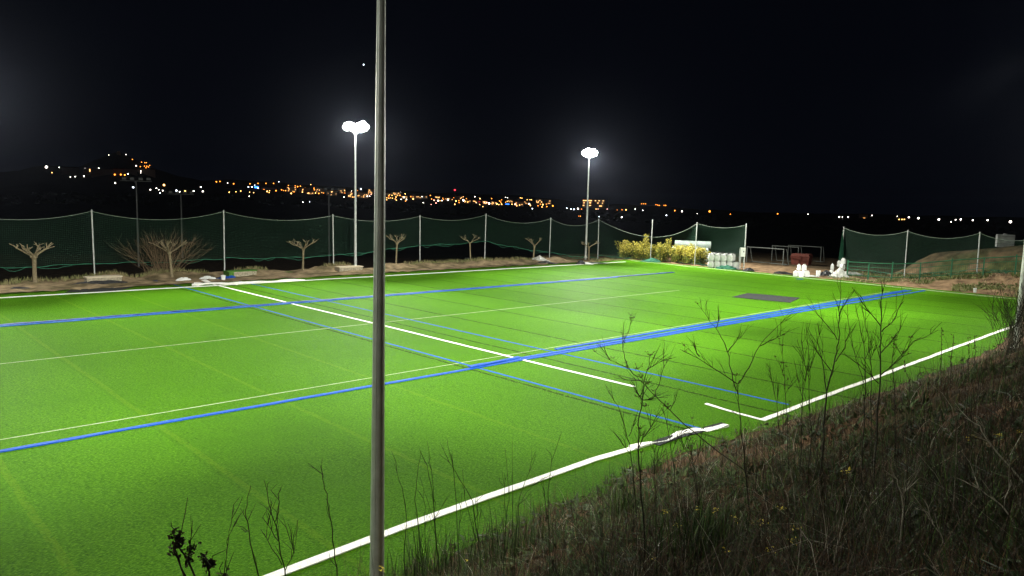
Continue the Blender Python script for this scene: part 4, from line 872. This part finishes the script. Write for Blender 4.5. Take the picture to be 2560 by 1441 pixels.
blades(6000, lambda x, y, g: (y > foot(x)-.8), (.10, .45), (.004, .009), (.3, 1.2), M_dry, 'edge_straw', 'dry brown grass fringe where the bank meets the turf', 'grass', seed=8)
# weeds on the dirt slope at right
def slope_weeds(N, m, name, label, ln, wd, seed, thr):
    g = np.random.default_rng(seed); y = g.uniform(4, 36, N*4); x = goal_x(y)+1.7+g.uniform(0, 1, N*4)**.8*11; ok = (vnoise(x*.7, y*.55, 14) > thr) & (y < 31+g.normal(0, 1.5, N*4)); x, y = x[ok][:N], y[ok][:N]; n = len(x); z = right_z(x, y)
    th = g.uniform(0, 2*PI, n); L_ = g.uniform(*ln, n); w = g.uniform(*wd, n); dx, dy = np.cos(th), np.sin(th); o = np.stack([x, y, z-.02], -1); s_ = np.stack([-dy*w, dx*w, 0*w], -1)
    tip = o+np.stack([dx*L_*.6, dy*L_*.6, L_*g.uniform(.4, 1, n)], -1); mid = (o+tip)/2+np.stack([0*L_, 0*L_, L_*.12], -1)
    V = np.stack([o, mid+s_, tip, mid-s_], 1).reshape(-1, 3); q = np.arange(n)*4
    tag(np_mesh(name, V, np.stack([q, q+1, q+2, q+3], 1), m, 'stuff'), label, 'weeds')
slope_weeds(9000, mat('dusty_weed', (.10, .14, .04), .8, (.17, .18, .06), 2), 'slope_weeds', 'dusty green weeds patched over the dirt slope at right', (.12, .38), (.03, .08), 8, .45)
slope_weeds(3500, mat('dead_weed', (.28, .20, .11), .9, (.36, .27, .16), 2), 'dead_slope_weeds', 'dead brown weeds on the dirt slope at right', (.12, .34), (.02, .05), 9, .30)
def verge_grass(N, seed):
    g = np.random.default_rng(seed); x = g.uniform(2, 74, N); y = far_edge(x)+1.2+g.uniform(0, 1, N)**1.3*1.8; k = (vnoise(x*.4, y*0, 40) > .45); x, y = x[k], y[k]; n = len(x); z = verge_z(x, y)-.02
    th = g.uniform(0, 2*PI, n); L_ = g.uniform(.15, .42, n); w = g.uniform(.02, .04, n); dx, dy = np.cos(th), np.sin(th); o = np.stack([x, y, z], -1); s_ = np.stack([-dy*w, dx*w, 0*w], -1); tip = o+np.stack([dx*L_*.5, dy*L_*.5, L_], -1); mid = (o+tip)/2
    V = np.stack([o-s_, o+s_, tip], 1).reshape(-1, 3); q = np.arange(n)*3
    tag(np_mesh('verge_grass', V, np.stack([q, q+1, q+2], 1), mat('verge_straw', (.24, .20, .10), .9, (.15, .17, .06), 1), 'stuff'), 'sparse dry grass along the sandy far verge', 'grass')
verge_grass(6000, 5)

def bank_hit(x, y):                               # where the view of a photo point meets the bank
    d = ray(x, y); d = d/math.hypot(d[0], d[1])
    for r in np.arange(2.0, 70, .05):
        p = EYE+d*r
        if p[2] <= float(bank_z(p[0], p[1])) and p[1] < 11: return r
    return 12.0
def umbel(parent, p, size, rnd, dark=M_seed):
    b = MB(); p = Vector(p)
    for k in range(rnd.randint(6, 10)):
        a = rnd.uniform(0, 2*PI); e = p+Vector((math.cos(a)*rnd.uniform(.3, 1), math.sin(a)*rnd.uniform(.3, 1), rnd.uniform(.1, .9)))*size; b.tube([p, e], [.0019, .0011], 3, False); b.blob(e, (.0045, .0045, .006), 1)
    b.build('seed_head', dark, parent)
def stalk(base_px, lines, label, r=None, rad=.009, seed=0, name='dry_stalk', m=M_stem, umb=True, twig=12, cat='dry plant', usize=.05, group=None):
    """a dry plant standing on the bank; lines = main stem first, then branches"""
    rnd = random.Random(seed); r = r or bank_hit(*base_px); b0 = at_range(*base_px, r); b0[2] = float(bank_z(b0[0], b0[1]))-.05
    t = thing(name, label, cat, b0, group); mb = MB(); tips = []
    fw = Vector((b0[0], b0[1], 0)).normalized()
    for li, L_ in enumerate(lines):
        off = 0 if li == 0 else rnd.uniform(-.035, .035)*r/6
        pts = []
        for k, q in enumerate(L_):
            p = Vector([float(v) for v in at_range(q[0], q[1], r)]); f = k/max(1, len(L_)-1); pts.append(p+fw*(off*f*3)+(fw*rnd.gauss(0, .015)))
        if li == 0: pts = [Vector([float(v) for v in b0])] + pts
        # soften into a slightly knotted line
        sm = []
        for a, c in zip(pts[:-1], pts[1:]):
            for i in range(3): sm.append(a.lerp(c, i/3) + Vector((rnd.gauss(0, .004), rnd.gauss(0, .004), 0))*(r/6))
        sm.append(pts[-1]); r0 = rad*(.85 if li == 0 else .5); n = len(sm)
        mb.tube(sm, [max(.0016, r0*(1-.78*i/n)) for i in range(n)], 5)
        tips.append(sm[-1])
        for j in range(twig if li == 0 else max(2, twig//2)):
            i = rnd.randint(max(1, n//4), n-2); s_ = sm[i]; d = (sm[i+1]-s_).normalized(); e = (d*rnd.uniform(.8, 1.5)+Vector((rnd.gauss(0, .45), rnd.gauss(0, .45), rnd.uniform(.2, .7)))).normalized()*rnd.uniform(.07, .24)*(r/7)**.5
            mm = s_+e*.5+Vector((rnd.gauss(0, .012), rnd.gauss(0, .012), .01)); mb.tube([s_, mm, s_+e], [.0026, .0022, .0013], 3, False)
            if umb and rnd.random() < .6: tips.append(s_+e)
            if rnd.random() < .5: mb.tube([mm, mm+e*.4+Vector((rnd.gauss(0, .03), rnd.gauss(0, .03), .03))], [.0018, .001], 3, False)
    mb.build('stem', m, t)
    if umb:
        for p in tips[:12]: umbel(t, p, usize*rnd.uniform(.7, 1.2), rnd)
    return t
stalk((1930, 1200), [[(1860, 1175), (1800, 1135), (1710, 1060), (1675, 1025), (1640, 992), (1610, 962), (1592, 942), (1570, 921), (1527, 901), (1487, 880)],
     [(1570, 921), (1557, 885), (1556, 857), (1569, 822), (1572, 801)], [(1556, 857), (1551, 837)], [(1527, 901), (1507, 872), (1492, 857)], [(1600, 953), (1571, 949), (1555, 950)],
     [(1640, 992), (1649, 950), (1659, 920), (1680, 890)], [(1659, 920), (1655, 877)], [(1675, 1025), (1690, 990)]], 'long dry fennel leaning left across the pitch from the weedy bank', rad=.013, seed=1)
stalk((1874, 1290), [[(1864, 1188), (1855, 1105), (1850, 1030), (1844, 960)], [(1844, 960), (1800, 930), (1748, 893), (1714, 874)], [(1846, 985), (1837, 966), (1827, 911), (1811, 855), (1790, 820), (1772, 800), (1745, 760)],
     [(1844, 960), (1872, 919), (1900, 865), (1941, 819), (1977, 800)], [(1900, 865), (1930, 850), (1965, 835)], [(1820, 880), (1840, 853), (1855, 837)], [(1748, 893), (1735, 868)], [(1790, 820), (1800, 798)]], 'tall dry fennel forking into three above the rumpled strip end', rad=.013, seed=2)
stalk((1612, 1441), [[(1609, 1306), (1601, 1214), (1594, 1122), (1597, 1060), (1606, 1000), (1610, 962), (1617, 925), (1625, 890)], [(1594, 1122), (1640, 1050)], [(1606, 1000), (1585, 975)], [(1606, 1000), (1640, 1008)], [(1617, 925), (1640, 910)]], 'upright dry fennel rising through the leaning one', rad=.010, seed=3)
stalk((1596, 1400), [[(1588, 1245), (1578, 1138), (1569, 1092), (1545, 1015), (1520, 980)], [(1578, 1138), (1540, 1080)], [(1569, 1092), (1590, 1060)]], 'thin dry stalk left of the upright fennel, its tip bent left', rad=.008, seed=4, umb=False)
stalk((2048, 1230), [[(2058, 1100), (2066, 977), (2091, 894), (2096, 855), (2097, 791), (2102, 736), (2101, 700)], [(2095, 850), (2069, 816), (2030, 772)], [(2090, 905), (2111, 872), (2122, 833), (2119, 764)], [(2097, 791), (2119, 747)], [(2066, 977), (2055, 894), (2042, 840)], [(2080, 930), (2040, 880), (2018, 830)]], 'tall bare branching weed left of the tallest stalk pair', rad=.012, seed=5, umb=False, twig=14)
stalk((2186, 1260), [[(2191, 1100), (2198, 977), (2201, 866), (2202, 811), (2205, 755), (2202, 700)], [(2201, 815), (2166, 772), (2130, 717)], [(2203, 830), (2230, 805), (2258, 750)], [(2201, 883), (2233, 850), (2252, 816)], [(2200, 940), (2230, 914), (2286, 855), (2344, 825)], [(2198, 960), (2165, 930), (2120, 895)]], 'tallest bare branching weed reaching past the blue strips to the goal line', rad=.012, seed=6, umb=False, twig=14)
stalk((2020, 1190), [[(2030, 1080), (2022, 1005), (2022, 894), (2018, 808)], [(2022, 950), (2005, 880), (2003, 850)], [(2022, 930), (2040, 880), (2050, 820)]], 'bushy thin weed before the end of the right blue cross line', rad=.008, seed=7, umb=False, twig=12)
stalk((2000, 1200), [[(2004, 1080), (2008, 911), (2005, 855)], [(2006, 1000), (1990, 930)], [(2006, 980), (2030, 900)]], 'slim dark weed left of the bushy thin weed', rad=.007, seed=8, umb=False, twig=12)
stalk((2150, 1230), [[(2161, 1050), (2161, 977), (2162, 880), (2150, 822), (2139, 764)], [(2162, 900), (2185, 850)], [(2161, 960), (2140, 900), (2125, 860)]], 'bare weed between the two tallest weeds', rad=.008, seed=9, umb=False, twig=12)
stalk((2180, 1180), [[(2180, 1000), (2175, 878), (2164, 811), (2158, 780)], [(2176, 900), (2190, 870)]], 'thin straight weed against the left side of the tallest weed', rad=.006, seed=10, umb=False)
stalk((1972, 1180), [[(1964, 977), (1960, 933), (1954, 866)], [(1963, 990), (1985, 940)]], 'dark stalk with a single knot left of the slim weeds', rad=.007, seed=11, usize=.03)
stalk((1955, 1200), [[(1941, 1005), (1930, 950), (1921, 922)], [(1941, 1010), (1950, 960)]], 'short stalk bent left beside the knotted stalk', rad=.006, seed=12, umb=False)
stalk((2240, 1150), [[(2236, 980), (2231, 914), (2236, 850)], [(2231, 914), (2258, 890), (2256, 880)]], 'single-knobbed weed right of the tallest weed', rad=.007, seed=13, usize=.035)
stalk((1700, 1330), [[(1690, 1230), (1678, 1120), (1668, 1060), (1660, 1030)], [(1680, 1130), (1700, 1080)]], 'thin curved stalk under the leaning fennel', rad=.007, seed=14, umb=False)
stalk((1760, 1340), [[(1745, 1230), (1730, 1140), (1712, 1080)], [(1735, 1160), (1760, 1110)], [(1730, 1140), (1700, 1110)]], 'forked stalk between the leaning fennel and the three-way fennel', rad=.007, seed=15)
stalk((1642, 1370), [[(1640, 1260), (1636, 1160), (1633, 1080)], [(1637, 1170), (1655, 1120)]], 'needle-straight stalk just right of the upright fennel', rad=.006, seed=16, umb=False)
stalk((2415, 1441), [[(2375, 1386), (2336, 1309), (2317, 1282), (2287, 1269)], [(2336, 1309), (2320, 1300)]], 'bleached bent stem low in the dark corner, leftmost of the pale ones', rad=.007, seed=17, m=M_palestem, umb=False, twig=3)
stalk((2575, 1380), [[(2560, 1358), (2507, 1269), (2449, 1223), (2391, 1196)], [(2449, 1223), (2430, 1180)], [(2507, 1269), (2525, 1210)]], 'bleached forked stem in the dark corner, middle of the pale ones', rad=.008, seed=18, m=M_palestem, umb=False, twig=3)
stalk((2575, 1225), [[(2560, 1205), (2473, 1104), (2449, 1064), (2412, 1044)], [(2473, 1104), (2430, 1085)]], 'topmost bleached stem bending left near the right edge', rad=.008, seed=19, m=M_palestem, umb=False, twig=3)
stalk((2235, 1425), [[(2259, 1306), (2256, 1245), (2241, 1199), (2213, 1173)], [(2256, 1245), (2275, 1200)]], 'upright bleached stem in the middle of the dark weeds', rad=.006, seed=20, m=M_palestem, umb=False, twig=4)
stalk((1990, 1300), [[(1985, 1230), (1975, 1170), (1962, 1150)]], 'short bleached stem curling over under the fork of the fennel', rad=.005, seed=21, m=M_palestem, umb=False, twig=2)
# stalks whose feet are below the frame
stalk((650, 1560), [[(648, 1441), (630, 1380), (618, 1320), (615, 1290), (617, 1250), (627, 1215)], [(622, 1330), (612, 1320)]], 'bare curved stalk left of the branched one below the near line', r=5.2, rad=.0065, seed=22, umb=False, twig=3)
stalk((735, 1560), [[(712, 1430), (700, 1370), (692, 1325), (676, 1270), (668, 1225), (660, 1200)], [(692, 1325), (697, 1270), (698, 1240)], [(705, 1410), (670, 1350), (660, 1335)], [(694, 1350), (672, 1310), (668, 1270)], [(712, 1430), (735, 1380), (745, 1300)], [(735, 1380), (722, 1330)]], 'thin branched stalk crossing the near end of the white touchline', r=5.2, rad=.0065, seed=23, umb=False, twig=6)
stalk((850, 1560), [[(845, 1441), (836, 1370), (828, 1310), (815, 1240), (807, 1200), (800, 1165)]], 'single straight stalk left of the near steel pole', r=5.4, rad=.0065, seed=24, umb=False, twig=5)
stalk((560, 1560), [[(562, 1430), (568, 1370), (577, 1310), (584, 1275)], [(570, 1350), (588, 1305)]], 'hair-thin pale grass stalk left of the curved stalk', r=5.0, rad=.003, seed=25, umb=False, twig=5)
def tall_grass(base, lines, label, r, seed): stalk(base, lines, label, r=r, rad=.0062, seed=seed, name='tall_stalk', umb=False, twig=2, cat='tall grass', m=M_tallgrass)
M_tallgrass = mat('tall_grass_blade', (.03, .05, .012), .7, (.05, .08, .02), 6)
tall_grass((1060, 1620), [[(1057, 1441), (1048, 1343), (1039, 1255), (1044, 1180), (1053, 1130)], [(1066, 1400), (1062, 1290), (1058, 1225)]], 'tall curved grass standing just right of the near pole', 6.5, 71)
tall_grass((1100, 1620), [[(1098, 1441), (1090, 1330), (1080, 1230), (1068, 1165), (1060, 1150)], [(1092, 1390), (1085, 1305), (1050, 1188)], [(1090, 1340), (1078, 1180), (1068, 1110)]], 'group of tall grass arching left over the white line', 6.5, 72)
tall_grass((1205, 1620), [[(1200, 1400), (1183, 1255), (1165, 1220), (1125, 1157), (1100, 1135)], [(1197, 1380), (1193, 1220)], [(1195, 1370), (1160, 1240), (1157, 1170)]], 'long grass blade bent over to the left across the turf', 6.5, 73)
tall_grass((1290, 1600), [[(1285, 1400), (1296, 1268), (1311, 1205), (1340, 1136)], [(1290, 1330), (1293, 1265), (1326, 1220), (1348, 1205)], [(1280, 1400), (1281, 1205), (1281, 1095)]], 'straight dark blade leaning right above the turf edge', 7.0, 74)
tall_grass((1258, 1600), [[(1261, 1405), (1266, 1280), (1273, 1243), (1262, 1120)], [(1264, 1300), (1255, 1180)]], 'grass with a dark seed stem left of the straight dark blade', 7.0, 75)
tall_grass((1375, 1600), [[(1372, 1350), (1370, 1230), (1379, 1155), (1404, 1080)], [(1368, 1300), (1357, 1190)]], 'thin feathery grass right of the straight dark blade', 7.0, 76)
tall_grass((1150, 1620), [[(1148, 1441), (1145, 1330), (1137, 1210), (1130, 1130)], [(1146, 1350), (1155, 1240)]], 'thin upright grass between the arching tall grasses', 6.5, 77)
tall_grass((1020, 1620), [[(1012, 1441), (1010, 1380), (1018, 1300), (1005, 1220), (985, 1160)]], 'hair-thin grass arching towards the near pole', 6.5, 78)
def dock(base, lines, r, label, seed):
    rnd = random.Random(seed); t = stalk(base, lines, label, r=r, rad=.007, seed=seed, name='dock_plant', umb=False, twig=0, cat='seed plant')
    for L_ in lines:
        b = MB()
        b.tube([at_range(q[0], q[1], r) for q in L_], .003, 4)
        for k in range(22):
            i = rnd.randint(0, len(L_)-2); f = rnd.choice((.05, .3, .55, .8))+rnd.uniform(-.06, .1); lim = .55
            q = (L_[i][0]+(L_[i+1][0]-L_[i][0])*f, L_[i][1]+(L_[i+1][1]-L_[i][1])*f)
            if i < (len(L_)-1)*(1-lim) - 1 and rnd.random() < .9: continue
            p = Vector([float(v) for v in at_range(q[0], q[1], r)])+Vector((rnd.gauss(0, .010), rnd.gauss(0, .010), rnd.gauss(0, .010)))*(r/3.6)**.25
            for _ in range(2): b.leaf(p, (rnd.gauss(0, 1), rnd.gauss(0, 1), rnd.gauss(.5, 1)), (rnd.gauss(0, 1), rnd.gauss(0, 1), rnd.gauss(0, 1)), rnd.uniform(.014, .028)*(r/3.6)**.25, rnd.uniform(.009, .016)*(r/3.6)**.25)
            b.blob(p, (.005*(r/3.6)**.3,)*3, 1, .3)
        if b.v: b.build('seed_head', M_seed, t)
dock((520, 1600), [[(487, 1441), (460, 1385), (445, 1365), (437, 1345), (432, 1325)], [(468, 1400), (478, 1375), (487, 1362)], [(447, 1368), (450, 1345), (449, 1330)]], 3.6, 'dark dock with ragged seed clusters, tallest at the bottom left', 31)
dock((470, 1600), [[(460, 1441), (445, 1400), (436, 1380), (434, 1360)]], 3.6, 'thin dark dock stem left of the tall ragged one', 32)
dock((540, 1620), [[(525, 1441), (520, 1420), (510, 1395), (505, 1385)], [(520, 1420), (530, 1400)], [(560, 1470), (558, 1435)]], 3.6, 'low dark dock head at the bottom edge right of the tall one', 33)
for k, (x0, yb, yt, x1) in enumerate(((2352, 960, 819, 2354), (2376, 955, 836, 2383), (2422, 930, 841, 2422), (2438, 920, 838, 2436), (2274, 1010, 900, 2262))):
    dock((x0, yb), [[(x0, yb-30), (x0+1, (yb+yt)/2), (x1, yt+25), (x1, yt)]], bank_hit(x0, yb+20), ('tall dark seed spike over the white touchline', 'dark seed spike just right of the tall one', 'short seed spike near the dark shrub', 'shortest seed spike by the dark shrub', 'knobbly seed spike right of the knobbed weed')[k], 40+k)
# dark shrub round the foot of the right pole
rr_ = bank_hit(2520, 900); q = at_range(2535, 880, 36); q[2] = float(bank_z(q[0], q[1]))
shrub((q[0], q[1], q[2]), 70, 3.0, 2.0, 'dark twiggy shrub at the right edge around the foot of the pole', 'dark_shrub', 'shrub', M_stem, .012, 9)
# grass tufts
def tuft(px, py, n, h, label, seed, m=M_green, r=None, spread=.16):
    rnd = random.Random(seed); r = r or bank_hit(px, py); p = at_range(px, py, r); p[2] = float(bank_z(p[0], p[1])); mb = MB()
    for k in range(int(n*1.6)):
        a = rnd.uniform(0, 2*PI); o = Vector((p[0]+rnd.gauss(0, spread), p[1]+rnd.gauss(0, spread), p[2]-.05)); l = h*rnd.uniform(.5, 1.0); ln = rnd.uniform(.05, .55); d = Vector((math.cos(a), math.sin(a), 0)); sd = Vector((-d.y, d.x, 0)); w = rnd.uniform(.006, .014); vs = []
        for i in range(5):
            f = i/4; c = o+d*l*ln*f**2+Vector((0, 0, l*(f-.35*ln*f*f))); vs += [c-sd*w*(1-f*.95), c+sd*w*(1-f*.95)]
        mb.add(vs, [(2*i, 2*i+1, 2*i+3, 2*i+2) for i in range(4)])
    return tag(mb.build('grass_tuft', m, loc=p), label, 'grass tuft')
for k, a in enumerate(((1045, 1450, 34, 1.5, 'tall grass tuft just right of the near pole, blades over the white line'), (1100, 1440, 40, 1.2, 'dense grass tuft second from the near pole'), (1180, 1420, 44, .9, 'short spreading grass tuft where the turf edge meets the bank'),
        (1265, 1400, 40, 1.15, 'upright grass tuft with a dark seed stem at the turf edge'), (1330, 1380, 40, .85, 'leaning grass tuft right of the upright one'), (1575, 1290, 70, .75, 'thick green tuft bulging over the turf left of the fennel stems'), (1540, 1260, 50, .6, 'small green tuft at the tip of the bank'),
        (1740, 1400, 80, .7, 'lush green tuft among yellow flowers below the fennel'), (1800, 1360, 60, .55, 'low green tuft right of the lush one'), (1640, 1180, 40, .45, 'small tuft at the bank edge by the rumpled strip'), (1000, 1470, 30, .9, 'grass tuft at the foot of the near pole'))):
    tuft(*a, seed=60+k)
# yellow flowers
FL = ((1662, 1282), (1745, 1276), (1790, 1278), (1840, 1300), (1880, 1310), (1905, 1308), (1958, 1274), (1988, 1330), (1760, 1350), (1815, 1382), (1980, 1355), (1923, 1380), (1995, 1358), (2120, 1178), (2200, 1242), (2430, 1095), (2497, 1093), (2545, 1083), (955, 1425), (1168, 1405), (1640, 1405), (1690, 1315))
FW = ['left of the lush tuft', 'behind the lush tuft', 'at the head of the lush tuft', 'over the low green tuft', 'in the pair under the three-way fennel', 'right in the pair under the fennel', 'topmost under the fennel', 'right of the fennel foot', 'in the lush tuft', 'below the low green tuft', 'under the fennel foot', 'lowest under the fennel', 'right of the lowest under the fennel', 'alone in the dark weeds', 'half hidden in the dark weeds', 'beside the topmost pale stem', 'right of the topmost pale stem', 'at the right edge', 'against the near pole', 'beside the short spreading tuft', 'lowest at the bottom edge', 'on a short stem left of the lush tuft']
for k, (x, y) in enumerate(FL):
    rnd = random.Random(200+k); r = (bank_hit(x, y+26) if x > 1100 else 8.6); p = at_range(x, y, r); z = float(bank_z(p[0], p[1])); t = thing('yellow_flower', f'yellow mustard flower {FW[k]}', 'flower', (p[0], p[1], z))
    b = MB(); b.tube([(p[0], p[1], z-.03), (p[0]+rnd.gauss(0, .02), p[1], (z+p[2])/2), p], [.004, .0035, .003], 4)
    for j in range(4): f = rnd.uniform(.2, .8); q = Vector((p[0], p[1], z+(p[2]-z)*f)); b.leaf(q, (rnd.gauss(0, 1), rnd.gauss(0, 1), .4), (0, 0, 1), .09, .03)
    b.build('stem', M_leaf, t); b = MB()
    for j in range(rnd.randint(6, 11)):
        c = Vector([float(v) for v in p])+Vector((rnd.gauss(0, .022), rnd.gauss(0, .022), rnd.gauss(.01, .016)))
        for a in range(4): an = a*PI/2+rnd.random(); b.leaf(c, (math.cos(an), math.sin(an), rnd.uniform(.1, .8)), (rnd.gauss(0, .3), rnd.gauss(0, .3), 1), .019, .014)
    b.build('blossom', M_flower, t)

# ------------------------------------------------------------------ night sky
w = bpy.data.worlds.new('World'); S.world = w; w.use_nodes = True; nt = w.node_tree; bg = nt.nodes['Background']
bg.inputs['Color'].default_value = (.36, .50, 1, 1); bg.inputs['Strength'].default_value = .0030
S.view_settings.view_transform = 'Standard'; S.view_settings.look = 'None'; S.view_settings.exposure = 0; S.view_settings.gamma = 1
S.render.engine = 'CYCLES'; S.cycles.use_denoising = True; S.cycles.max_bounces = 5; S.cycles.transparent_max_bounces = 16
S.cycles.sample_clamp_indirect = 4
# added mist volume, standing in for the glare halos round the lamps
hz = bpy.data.materials.new('halo_mist'); hz.use_nodes = True; hn = hz.node_tree; hn.nodes.remove(hn.nodes['Principled BSDF'])
pv = hn.nodes.new('ShaderNodeVolumePrincipled'); pv.inputs['Color'].default_value = (.68, .76, 1, 1); pv.inputs['Density'].default_value = 3.2e-5; pv.inputs['Anisotropy'].default_value = .90
hn.links.new(pv.outputs[0], hn.nodes['Material Output'].inputs['Volume'])
b = MB(); b.box((0, 0, 60), (12400, 12400, 150)); o = b.build('halo_haze', hz); o['kind'] = 'stuff'
